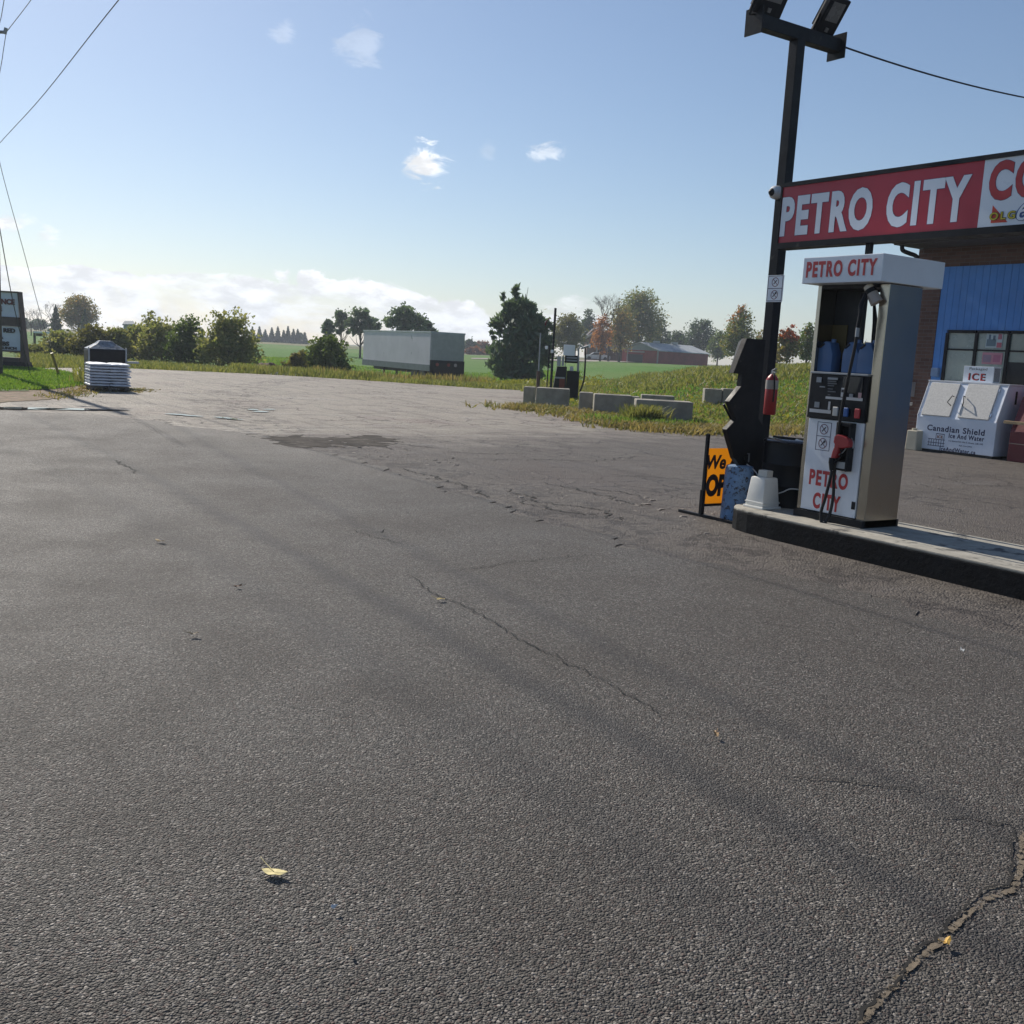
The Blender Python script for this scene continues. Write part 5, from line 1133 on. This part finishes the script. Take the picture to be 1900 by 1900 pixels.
# ------------------------------------------------------------------ leaves and litter on the asphalt
def leaf(px, py, size, name, label, col, seed, curl=.3):
    r = random.Random(seed); c = gz(px, py, .02); n = 10; ang = r.uniform(0, 6.28); vs = [tuple(c+np.array([0, 0, .012*curl]))]
    for k in range(n):
        a = 2*math.pi*k/n; R = size*(.5+.28*abs(math.cos(a*1.0))+.12*r.uniform(-1, 1)); x, y = R*math.cos(a), R*.62*math.sin(a)
        vs.append((c[0]+x*math.cos(ang)-y*math.sin(ang), c[1]+x*math.sin(ang)+y*math.cos(ang), c[2]+.02*curl*(R/size)**2*r.uniform(.2, 2.0)+.002))
    mb = MB().add(vs, [(0, 1+k, 1+(k+1) % n) for k in range(n)])
    M_ = mat(name+'%d' % seed, col, .7, var=.15, vscale=60)
    o = mb.build(name, M_); o.modifiers.new('s', 'SOLIDIFY').thickness = .0012; tag(o, label, 'leaf' if name == 'fallen_leaf' else 'litter')
    if name == 'fallen_leaf':
        d = np.array([math.cos(ang+2.5), math.sin(ang+2.5), 0]); MB().tube([c+np.array([0, 0, .006]), c+d*size*.9+np.array([0, 0, .012]), c+d*size*1.5+np.array([0, 0, .02])], .0012, 5).build('leaf_stalk', M_, o)
leaf(508, 1620, .048, 'fallen_leaf', 'pale yellow curled leaf lying nearest the bottom left of the asphalt', (.66, .56, .26), 1, .35)
leaf(1328, 1366, .026, 'fallen_leaf', 'brown curled leaf alone on the dark asphalt below the island', (.33, .20, .09), 2, 1.2)
leaf(359, 1179, .035, 'fallen_leaf', 'small dark brown leaf left of the middle of the forecourt', (.12, .09, .05), 3, 1.)
leaf(818, 1113, .040, 'fallen_leaf', 'yellow leaf lying beside the long crack in the centre', (.5, .38, .14), 4, .5)
leaf(298, 1005, .05, 'fallen_leaf', 'tan leaf farthest up the left side of the forecourt', (.34, .24, .12), 5, .6)
leaf(441, 1089, .034, 'fallen_leaf', 'dark reddish leaf between the left tyre marks', (.14, .07, .04), 6, .7)
leaf(1757, 1752, .022, 'fallen_leaf', 'tiny amber leaf lying on the sandy crack', (.5, .30, .06), 7, .9)
leaf(620, 1687, .012, 'paper_scrap', 'tiny white paper scrap right of the pale yellow leaf', (.7, .7, .7), 8, 1.)
leaf(651, 1766, .012, 'wood_chip', 'tiny tan wood chip at the bottom of the forecourt', (.4, .3, .2), 9, .6)
leaf(708, 991, .03, 'pebble', 'dark pebble on the asphalt below the broken paving', (.08, .075, .07), 10, 1.4)
leaf(1785, 1209, .018, 'paper_scrap', 'tiny white scrap on the asphalt right below the kerb', (.6, .6, .58), 11, 1.)

# ------------------------------------------------------------------ vegetation
def leafcloud(centers, sizes, r, aspect=1.0, upw=0.):
    "one randomly turned quad per centre"
    n = len(centers); a = r.normal(size=(n, 3)); a[:, 2] += upw; a /= np.linalg.norm(a, axis=1)[:, None]; b = r.normal(size=(n, 3)); b -= a*(a*b).sum(1)[:, None]; b /= np.linalg.norm(b, axis=1)[:, None]
    s = np.asarray(sizes)[:, None]*.5; a = a*s*aspect; b = b*s
    V = np.stack([centers-a*.9-b*.25, centers-b*.75+a*.1, centers+a+b*.1, centers+b*.8-a*.15], 1).reshape(-1, 3)
    return V, np.arange(4*n).reshape(n, 4)
def blob_points(blobs, n, r, clump=14, csize=.22, expo=.5):
    bl = np.array(blobs, float); vol = (bl[:, 3]*bl[:, 4]*bl[:, 5])**.8; vol /= vol.sum(); nc = max(6, n//clump)
    i = r.choice(len(bl), nc, p=vol); d = r.normal(size=(nc, 3)); d /= np.linalg.norm(d, axis=1)[:, None]; rr_ = r.random(nc)**expo*1.08
    c = bl[i, :3]+d*bl[i, 3:6]*rr_[:, None]; cs = csize*bl[i, 3:6].mean(1)*r.uniform(.6, 1.4, nc)
    j = r.integers(0, nc, n); return c[j]+r.normal(size=(n, 3))*cs[j][:, None]*np.array([1, 1, .7])
def limbs(mb, base, tips, r0, r):
    for tip in tips:
        h = r.uniform(.25, .6); s = base+(np.array([base[0], base[1], tip[2]])-base)*h; m_ = (s+tip)/2+np.array([r.normal(0, .1), r.normal(0, .1), -.08*np.linalg.norm(tip-s)])
        mb.tube([s, m_, tip], [r0*.5, r0*.3, r0*.1], 5, cap=False)
def bare_branches(mb, p, d, l, rad, depth, r):
    q = p+d*l; mb.tube([p, (p+q)/2+r.normal(0, l*.03, 3), q], [rad, rad*.85, rad*.65], 4, cap=False)
    if depth == 0: return
    for k in range(r.integers(2, 4)):
        nd = d+r.normal(0, .42, 3); nd[2] = abs(nd[2])*.6+.35; nd /= np.linalg.norm(nd); bare_branches(mb, q, nd, l*r.uniform(.62, .85), rad*.62, depth-1, r)
LM = {
 'green': leafmat('leaf green', [(.060, .10, .028), (.10, .15, .04), (.17, .21, .065)]),
 'dark': leafmat('leaf dark green', [(.035, .068, .045), (.058, .10, .055), (.09, .14, .065)], .4),
 'pine': leafmat('pine needles', [(.065, .115, .085), (.105, .165, .11), (.16, .22, .13)], .4),
 'olive': leafmat('leaf olive', [(.11, .15, .05), (.19, .22, .08), (.32, .31, .14), (.14, .18, .06)]),
 'willow': leafmat('leaf yellow green', [(.09, .10, .035), (.15, .15, .05), (.22, .20, .08)]),
 'autumn': leafmat('leaf turning', [(.09, .115, .04), (.16, .165, .06), (.28, .20, .07), (.36, .20, .07)]),
 'maple': leafmat('leaf maple', [(.06, .10, .03), (.11, .155, .045), (.19, .20, .07), (.34, .23, .08)]),
 'orange': leafmat('leaf orange', [(.30, .12, .04), (.42, .17, .06), (.24, .12, .05), (.4, .2, .08)]),
 'red': leafmat('leaf red', [(.36, .05, .02), (.45, .09, .03), (.16, .07, .03), (.10, .08, .03)]),
 'rust': leafmat('leaf rust', [(.10, .05, .03), (.16, .06, .04), (.09, .07, .04)]),
 'reed': leafmat('weed stems', [(.09, .13, .03), (.16, .19, .055), (.27, .26, .11), (.11, .15, .04)], .45),
 'grassb': leafmat('grass blades', [(.09, .18, .028), (.13, .24, .04), (.22, .28, .07)], .5),
 'dryb': leafmat('dry weeds', [(.20, .16, .075), (.30, .24, .13), (.15, .15, .05), (.13, .17, .045)], .45),
 'flower': leafmat('goldenrod', [(.36, .32, .05), (.22, .25, .05), (.45, .38, .07)], .3)}
bark = mat('bark', (.075, .062, .052), .95, var=.3, vscale=2)
SEED = [100]
def tree(kind, px, ytop, D, wpx, label, leafk='green', ybase=None, n=2500, ls=None, name=None, group=None, blobs=None, trunk=True, cat='tree', sub=None):
    SEED[0] += 1; r = np.random.default_rng(SEED[0]); b = base_at(px, D); H = ztop(px, ytop, b); W = wpx/1900*D/2; ls = ls or max(.10, D/1024*1.6)
    if D > 140 and kind == 'round': n = int(n*1.5)
    t = thing(name or {'spruce': 'spruce_tree', 'pine': 'pine_tree', 'bush': 'shrub', 'bare': 'bare_tree'}.get(kind, 'tree'), label, cat, b, group)
    R_, F_ = rt, fw
    def loc(x, y, z): return b+R_*x*W+F_*y*W+np.array([0, 0, z*H])
    tk = MB()
    if kind == 'bare':
        nl = int(n); tk.tube([b-np.array([0, 0, .2]), loc(0, 0, .3)], [H*.018, H*.014], 6)
        for k in range(3):
            d = np.array([r.normal(0, .28), r.normal(0, .28), 1.]); d /= np.linalg.norm(d); bare_branches(tk, loc(0, 0, .28), d, H*.20, H*.010, nl, r)
        tk.build('branches', bark, t); return t
    if kind == 'spruce':
        zz = r.random(n)**1.25; rad_ = (1-zz)**.85*(.80+.22*np.sin(zz*38+r.normal(0, .5, n)))*r.random(n)**.35; a = r.random(n)*6.283
        P = b+np.outer(np.cos(a)*rad_*W, R_)+np.outer(np.sin(a)*rad_*W, F_)+np.outer((zz*.97+.03-.05*rad_)*H, up)
        sz = ls*(.6+.8*(1-zz))*r.uniform(.6, 1.3, n)
        tk.tube([b-np.array([0, 0, .2]), loc(0, 0, .97)], [H*.02, H*.003], 6)
    else:
        if blobs is None:
            if kind == 'round': blobs = [(0, 0, .60, .72, .72, .34), (-.42, .1, .50, .5, .5, .24), (.45, -.1, .52, .5, .5, .25), (.1, 0, .82, .45, .45, .17), (-.2, .2, .76, .4, .4, .16), (0, 0, .35, .55, .5, .2)]
            elif kind == 'bush': blobs = [(0, 0, .38, .85, .7, .40), (-.5, 0, .30, .5, .5, .32), (.5, 0, .30, .5, .5, .32), (.15, 0, .70, .5, .5, .28), (-.25, 0, .62, .4, .4, .3)]
            elif kind == 'pine': blobs = [(0, 0, .45, .65, .65, .36), (-.55, 0, .33, .42, .4, .16), (.5, 0, .28, .5, .4, .18), (-.72, 0, .56, .22, .2, .13), (-.1, 0, .80, .28, .3, .14), (-.45, 0, .70, .25, .3, .12), (.35, 0, .66, .3, .3, .12), (-.35, 0, .90, .12, .2, .07), (.1, 0, .93, .10, .15, .06), (.75, 0, .45, .2, .2, .14), (-.3, 0, .15, .5, .4, .12), (.3, 0, .14, .45, .4, .10)]
            elif kind == 'open': blobs = [(-.1, 0, .86, .5, .5, .10), (.4, .1, .74, .45, .4, .09), (-.5, 0, .68, .4, .4, .09), (.15, 0, .62, .35, .35, .07), (-.2, 0, .52, .35, .3, .06), (.6, 0, .54, .3, .3, .06)]
        bw_ = [(*loc(x, y, z), rx*W, ry*W, rz*H) for x, y, z, rx, ry, rz in blobs]
        P = blob_points(bw_, n, r, clump=24 if kind == 'pine' else 14, csize={'open': .26, 'pine': .21}.get(kind, .18), expo=.62 if kind in ('pine', 'bush') else .5); sz = ls*r.uniform(.55, 1.4, n)
        if trunk:
            tk.tube([b-np.array([0, 0, .2]), loc(0, 0, .35), loc(.02, 0, .7), loc(0, 0, .9)], [H*.024, H*.018, H*.009, H*.003], 7)
            q_ = np.array(bw_); tips = [q_[r.integers(0, len(q_)), :3]+r.normal(0, .08 if kind == 'pine' else .22, 3)*W for _ in range(10)]; limbs(tk, b, tips, H*.02, r)
    if tk.v: tk.build('trunk' if kind != 'bush' else 'stems', bark, t)
    keep = P[:, 2] > b[2]+.02; V, F = leafcloud(P[keep], sz[keep], r, 2.4 if kind == 'pine' else 1.3, .8 if kind == 'pine' else 0.)
    if sub:   # a part of the crown in another colour
        k2, fn = sub; c4 = V.reshape(-1, 4, 3).mean(1); rel = np.stack([((c4-b)@R_)/W, (c4[:, 2]-b[2])/H], 1); mm = fn(rel)+r.normal(0, .12, len(rel)) > .5
        Vq = V.reshape(-1, 4, 3)
        for mk, lk, nm in ((~mm, leafk, 'crown'), (mm, k2, 'turning_foliage')):
            if mk.sum(): fast_mesh(nm, Vq[mk].reshape(-1, 3), np.arange(4*mk.sum()).reshape(-1, 4), LM[lk], t)
    else: fast_mesh('crown' if kind != 'bush' else 'foliage', V, F, LM[leafk], t)
    return t
# far left
tree('bare', 58, 562, 150, 30, 'bare leafless tree beside the roadside sign', n=4)
tree('bare', 76, 566, 152, 30, 'bare leafless tree behind the long guy wire', n=4)
tree('bare', 96, 550, 165, 30, 'tall thin bare tree rising behind the left spruce', n=4)
tree('spruce', 104, 565, 150, 34, 'dark blue spruce left of the turning maple at far left', 'dark', n=2600)
tree('round', 146, 547, 158, 84, 'broad tree turning brown behind the left hedge', 'autumn', n=4500)
tree('spruce', 158, 574, 148, 30, 'dark spruce in front of the brown-turning tree at far left', 'dark', n=2200)
tree('round', 40, 588, 240, 50, 'distant dark green tree clump behind the roadside sign', 'dark', n=1800)
tree('round', 72, 592, 235, 40, 'low distant tree between the sign and the left spruce', 'dark', n=1500)
for i, (px, yt, D, w_, lk, lab) in enumerate([(60, 641, 60, 60, 'reed', 'low pale shrub under the white topped rack'), (118, 612, 62, 74, 'olive', 'olive shrub at the left end of the hedge'), (168, 603, 60, 70, 'willow', 'yellow green shrub behind the hooded bin'),
        (212, 606, 61, 66, 'olive', 'olive shrub just right of the hooded bin'), (252, 600, 64, 60, 'olive', 'grey green shrub in the middle of the hedge'), (300, 590, 62, 76, 'olive', 'dense dark shrub right of the hedge centre'),
        (350, 582, 60, 70, 'green', 'dark rounded shrub left of the tall hedge end'), (424, 571, 58, 96, 'olive', 'tallest leafy shrub at the right end of the hedge')]):
    tree('bush', px, yt, D, w_*1.22, lab, lk, n=7000 if w_ > 90 else 4800, ls=.15, group='hedge shrubs along the left field edge', cat='shrub')
tree('round', 276, 572, 66, 44, 'thin young tree poking up out of the hedge', 'olive', n=900, ls=.13)
for i, (px, yt) in enumerate([(468, 608), (481, 606), (492, 612), (504, 608), (515, 606), (526, 613), (534, 606), (544, 611), (552, 611), (565, 617)]):
    tree('spruce', px, yt, 330, 15, 'small dark spruce in the distant row beyond the green field', 'dark', n=700, ls=.75, group='distant row of spruces')
tree('round', 556, 618, 340, 24, 'rounded tree at the right end of the distant spruce row', 'dark', n=600, ls=.7)
tree('open', 608, 591, 118, 26, 'narrow pine standing left of the tall pair by the trailer', 'pine', n=1500, ls=.28)
tree('open', 632, 574, 122, 40, 'tall thin pine with gaps in its crown left of the trailer', 'pine', n=1700, ls=.28)
tree('open', 668, 569, 118, 62, 'broad pine over the left end of the trailer', 'pine', n=3000, ls=.28)
tree('open', 690, 586, 124, 40, 'lower pine between the two broad ones behind the trailer', 'pine', n=1300, ls=.28)
tree('open', 752, 564, 112, 92, 'large flat-topped pine above the middle of the trailer', 'pine', n=4200, ls=.28)
tree('open', 790, 593, 114, 40, 'small dark pine at the right of the flat-topped one', 'pine', n=1500, ls=.28)
tree('bush', 606, 622, 56, 104, 'big rounded bush left of the trailer', 'green', n=5500, ls=.14, cat='shrub')
tree('bush', 548, 646, 53, 46, 'low yellow green bush left of the big rounded one', 'willow', n=1700, ls=.14, cat='shrub')
tree('round', 872, 630, 260, 36, 'distant rounded tree right of the trailer', 'dark', n=900, ls=.6)
tree('round', 893, 632, 265, 36, 'distant tree left of the large pine', 'rust', n=800, ls=.6)
tree('bush', 885, 644, 235, 60, 'low reddish distant shrub line right of the trailer', 'rust', n=1200, ls=.5, cat='shrub')
# big pine
tree('pine', 966, 526, 62, 122, 'large dark pine with an uneven crown beyond the lot edge', 'pine', n=10500, ls=.17,
     blobs=[(-.02, 0, .46, .52, .5, .32), (-.55, 0, .33, .42, .4, .10), (.48, 0, .30, .46, .4, .11), (-.62, 0, .20, .40, .3, .08), (.55, 0, .44, .36, .3, .07), (-.80, 0, .57, .22, .2, .07), (-.15, 0, .76, .32, .3, .15), (-.52, 0, .72, .2, .25, .12), (.28, 0, .64, .34, .3, .13), (-.34, 0, .90, .10, .15, .09), (-.02, 0, .93, .10, .15, .07), (.2, 0, .80, .12, .15, .07), (.62, 0, .5, .25, .2, .16), (-.3, 0, .15, .5, .4, .12), (.25, 0, .14, .40, .4, .10), (-.62, 0, .86, .06, .08, .05), (-.93, 0, .46, .1, .1, .05), (.82, 0, .60, .1, .1, .05)])
# behind the old pump and the house
tree('round', 1050, 580, 150, 74, 'pale yellow green tree between the large pine and the farmhouse', 'willow', n=4200)
tree('round', 1087, 571, 215, 34, 'dark rounded conifer behind the farmhouse roof', 'dark', n=2200)
tree('round', 1066, 584, 220, 26, 'small dark tree left of the farmhouse', 'dark', n=1000)
tree('bare', 1128, 531, 172, 60, 'tall bare tree above the farmhouse', n=5)
tree('round', 1113, 583, 168, 44, 'small orange tree in front of the farmhouse', 'orange', n=1300)
tree('round', 1180, 534, 185, 104, 'very large green tree turning yellow behind the farmhouse', 'maple', n=7500)
tree('round', 1148, 566, 172, 66, 'brown-tinged tree in front of the farmhouse garage', 'autumn', n=2600)
tree('round', 1215, 590, 200, 50, 'dense dark tree left of the barn ridge', 'dark', n=2200)
tree('round', 1250, 610, 210, 60, 'low dark tree behind the barn roof', 'dark', n=2200)
tree('round', 1296, 590, 205, 72, 'broad dark tree above the right end of the barn', 'dark', n=3600)
tree('round', 1330, 612, 190, 44, 'grey green tree at the right end of the barn', 'green', n=1800)
tree('round', 1366, 562, 120, 74, 'cone-shaped maple with orange top left of the light pole', 'maple', n=7500, sub=('orange', lambda q: (q[:, 1]-.62)*1.6+(-q[:, 0])*.45+.12),
     blobs=[(0, 0, .45, .75, .7, .32), (0, 0, .70, .52, .5, .22), (0, 0, .88, .25, .25, .12), (-.4, 0, .4, .5, .4, .25), (.4, 0, .36, .5, .4, .25)])
tree('round', 1408, 604, 130, 32, 'small leafy tree just left of the light pole', 'autumn', n=1000)
tree('round', 1458, 602, 80, 50, 'loose tree with a bright red crown right of the light pole', 'autumn', n=2600, ls=.17, sub=('red', lambda q: (q[:, 1]-.55)*2.6+.25-abs(q[:, 0]-.1)*.2))
tree('round', 1494, 598, 84, 46, 'loose grey green tree seen beside the pump', 'autumn', n=2300, ls=.17, sub=('green', lambda q: q[:, 1]*0+.62))
tree('bush', 1432, 628, 90, 44, 'low grey shrub behind the light pole', 'autumn', n=900, ls=.18, cat='shrub')
tree('round', 1602, 628, 88, 44, 'small tree glimpsed through the opening of the pump', 'autumn', n=900, ls=.17)
tree('round', 20, 600, 300, 60, 'faint distant tree hidden behind the roadside sign', 'dark', n=800, ls=.8)

# blades: weeds and grass
def blades(name, P, h, w_, nper, spread, material, label, cat, lean=.35, seed=1, kind='stuff'):
    r = np.random.default_rng(seed); n = len(P)*nper; i = np.repeat(np.arange(len(P)), nper)
    b = P[i]+np.stack([r.normal(0, spread, n), r.normal(0, spread, n), np.zeros(n)], 1); hh = (h[i] if hasattr(h, '__len__') else h)*r.uniform(.45, 1.15, n)
    a = r.random(n)*6.283; d = np.stack([np.cos(a), np.sin(a), np.zeros(n)], 1); l = r.normal(0, lean, (n, 2)); tip = b+np.stack([l[:, 0]*hh, l[:, 1]*hh, hh], 1); mid = b*.5+tip*.5+np.stack([-l[:, 0]*hh*.15, -l[:, 1]*hh*.15, hh*.05], 1)
    ww = (w_*r.uniform(.6, 1.4, n))[:, None]
    V = np.stack([b-d*ww*.5, b+d*ww*.5, mid+d*ww*.5, mid-d*ww*.5, mid-d*ww*.5, mid+d*ww*.5, tip+d*ww*.1, tip-d*ww*.1], 1).reshape(-1, 3)
    F = np.arange(len(V)).reshape(-1, 4); o = fast_mesh(name, V, F, material); return tag(o, label, cat, kind=kind)
LOTP = [tuple(p) for p in LOT]
def scatter(px0, px1, D0_, D1_, n, seed, avoid=True, fn=None):
    r = np.random.default_rng(seed); px = r.uniform(px0, px1, n); D = D0_+(D1_-D0_)*r.random(n); P = fw*D[:, None]+rt*((px-950)/1900*D)[:, None]
    if avoid: k = ~inpoly(P[:, :2], LOTP); P = P[k]
    P[:, 2] = hgt(P[:, 0], P[:, 1])-.04
    return P
P = scatter(30, 1100, 38, 56, 9000, 1)
blades('weeds', P, .24, .04, 4, .12, LM['reed'], 'tangled green and brown weeds along the far edge of the lot', 'weeds', seed=2)
P = scatter(560, 900, 48, 62, 1600, 3); blades('tall_weeds', P, .55, .05, 4, .10, LM['dryb'], 'tall dry weeds around the trailer', 'weeds', lean=.18, seed=4)
P = scatter(420, 700, 46, 54, 1500, 33); blades('tall_weeds', P, .42, .05, 4, .10, LM['reed'], 'tall green weeds in front of the rounded bush', 'weeds', lean=.18, seed=34)
P = scatter(890, 1100, 44, 60, 240, 5); blades('goldenrod', P+np.array([0, 0, .25]), .14, .07, 3, .15, LM['flower'], 'yellow goldenrod flowers below the large pine', 'flowers', lean=.6, seed=6)
P = scatter(1040, 1620, 22, 60, 4500, 47); blades('dry_meadow_grass', P, .15, .035, 4, .18, LM['dryb'], 'drier yellowish grass mixed through the meadow behind the blocks', 'grass', lean=.5, seed=48)
P = scatter(1040, 1620, 22, 34, 2000, 57); blades('meadow_weeds', P, .13, .05, 4, .2, LM['reed'], 'patchy broad weeds near the concrete blocks', 'weeds', lean=.7, seed=58)
P = scatter(1040, 1620, 22, 60, 17000, 7); blades('meadow_grass', P, .10, .032, 4, .15, LM['grassb'], 'bright green meadow grass on the rising bank behind the blocks', 'grass', seed=8)
P = scatter(1140, 1620, 40, 60, 3000, 9); blades('bank_weeds', P, .26, .05, 4, .2, LM['reed'], 'rough weeds along the crest of the bank', 'weeds', lean=.5, seed=10)
P = scatter(1040, 1620, 24, 48, 700, 11); blades('bank_flowers', P+np.array([0, 0, .12]), .08, .05, 2, .08, LM['flower'], 'scattered small yellow flowers in the meadow', 'flowers', lean=.6, seed=12)
def strip(pp, n, wid, seed, off=0.):
    r = np.random.default_rng(seed); q = np.array([gz(x, y)[:2] for x, y in pp]); k = r.integers(0, len(q)-1, n); t = r.random(n)[:, None]
    P = q[k]*(1-t)+q[k+1]*t+r.normal(0, wid, (n, 2)); return np.column_stack([P, np.zeros(n)-.02])
P = strip([(965, 759), (1060, 766), (1100, 776), (1180, 792), (1250, 800), (1310, 800), (1400, 800), (1500, 800)], 2600, .5, 13)
blades('verge_weeds', P, .19, .03, 4, .07, LM['dryb'], 'short dry weeds and leaves at the foot of the concrete blocks', 'weeds', lean=.7, seed=14)
P = strip([(1100, 782), (1180, 792), (1250, 796), (1310, 792)], 380, .2, 15); blades('verge_grass', P, .22, .03, 4, .07, LM['grassb'], 'green grass growing round the front concrete block', 'grass', seed=16)
P = strip([(1176, 789), (1212, 790)], 300, .13, 17); blades('block_weeds', P, .46, .028, 5, .07, LM['reed'], 'leafy weeds against the left side of the front block', 'weeds', lean=.35, seed=18)
P = strip([(1300, 792), (1400, 785), (1500, 790)], 1400, .9, 19); blades('orange_grass', P, .12, .03, 4, .1, LM['dryb'], 'dry orange-brown grass at the edge of the paving behind the cabinet', 'grass', lean=.6, seed=20)
# lawn
r = np.random.default_rng(21); bb = np.array(LAWN); P = np.column_stack([r.uniform(-47, -26, 60000), r.uniform(-3, 7.5, 60000)]); P = P[inpoly(P, [tuple(p) for p in LAWN])][:16000]
blades('lawn_grass', np.column_stack([P, np.full(len(P), .02)]), .085, .022, 3, .05, LM['grassb'], 'short green grass on the lawn corner at the left', 'grass', seed=22)
P = strip([(100, 740), (160, 726), (172, 715)], 260, .25, 23); blades('lawn_edge_weeds', P+np.array([0, 0, .03]), .05, .025, 3, .06, LM['dryb'], 'brown dry weeds on the bare lawn edge', 'weeds', lean=.6, seed=24)
P = strip([(158, 715), (168, 700)], 60, .15, 25); blades('pallet_weeds', P+np.array([0, 0, .03]), .5, .04, 4, .08, LM['reed'], 'leafy weeds beside the pallet stack', 'weeds', seed=26)
P = strip([(240, 728), (262, 722)], 120, .2, 27); blades('pallet_debris', P+np.array([0, 0, .03]), .025, .04, 3, .06, LM['dryb'], 'small brown leaf litter right of the pallet', 'leaves', lean=1.2, seed=28)
# field beyond
P = scatter(430, 1060, 58, 90, 9000, 29); blades('field_crop', P, .16, .06, 3, .2, LM['grassb'], 'low bright green crop in the field beyond the trailer', 'crop', seed=30)
# mounds
def mound(px, py, D, rx, ry, h, name, label, cat, material, seed):
    r = np.random.default_rng(seed); c = base_at(px, D); n = 26; vs = []; 
    ph = r.uniform(0, 6, 8)
    for i in range(n+1):
        for j in range(n+1):
            x, y = i/n*2-1, j/n*2-1; d = math.hypot(x, y); z = max(0, 1-d*d)**.8*(1+.25*math.sin(5*x+ph[0])*math.sin(6*y+ph[1]))+r.normal(0, .05)
            p = c+rt*x*rx+fw*y*ry; vs.append((p[0], p[1], float(hgt(p[0], p[1]))-.08+z*h if d < 1 else float(hgt(p[0], p[1]))-.2))
    fs = [(i*(n+1)+j, (i+1)*(n+1)+j, (i+1)*(n+1)+j+1, i*(n+1)+j+1) for i in range(n) for j in range(n)]
    tag(MB().add(vs, fs).build(name, material, smooth=True), label, cat)
mound(493, 676, 52, 1.15, 1.2, .55, 'dirt_mound', 'low reddish brown mound of soil beyond the lot edge', 'mound', mat('reddish soil', (.085, .035, .035), .95, var=.5, vscale=6, bump=1., bscale=12, dirt=((.05, .05, .02), 5, .55)), 1)
rb2 = np.random.default_rng(8)
for k in range(14):
    px = rb2.uniform(505, 548); D = rb2.uniform(45.6, 46.8); c = base_at(px, D); s = rb2.uniform(.06, .16); u = rb2.normal(size=3); u[2] *= .3
    o = MB().obox(c+np.array([0, 0, s*.35]), (s*1.5, s, s*.7), u).build('rubble_stone', mat('pale rubble', (.48, .45, .42), .9, var=.3, vscale=8), bevel=s*.18)
    tag(o, 'pale broken stone in the small rubble heap at the lot edge', 'stone', 'pale rubble stones at the lot edge')
# haze
dist = MB().box(-900, 60, -500, 900, -1.5, 32)
hz_o = dist.build('haze', None); hm = bpy.data.materials.new('thin haze'); hm.use_nodes = True; hn = hm.node_tree; hn.nodes.clear()
pv_ = N(hn, 'ShaderNodeVolumePrincipled'); pv_.inputs['Color'].default_value = (.80, .88, 1, 1); pv_.inputs['Density'].default_value = .0006; pv_.inputs['Anisotropy'].default_value = .3
ho = N(hn, 'ShaderNodeOutputMaterial'); L(hn, pv_.outputs[0], ho.inputs['Volume']); hz_o.data.materials.append(hm); tag(hz_o, kind='stuff')
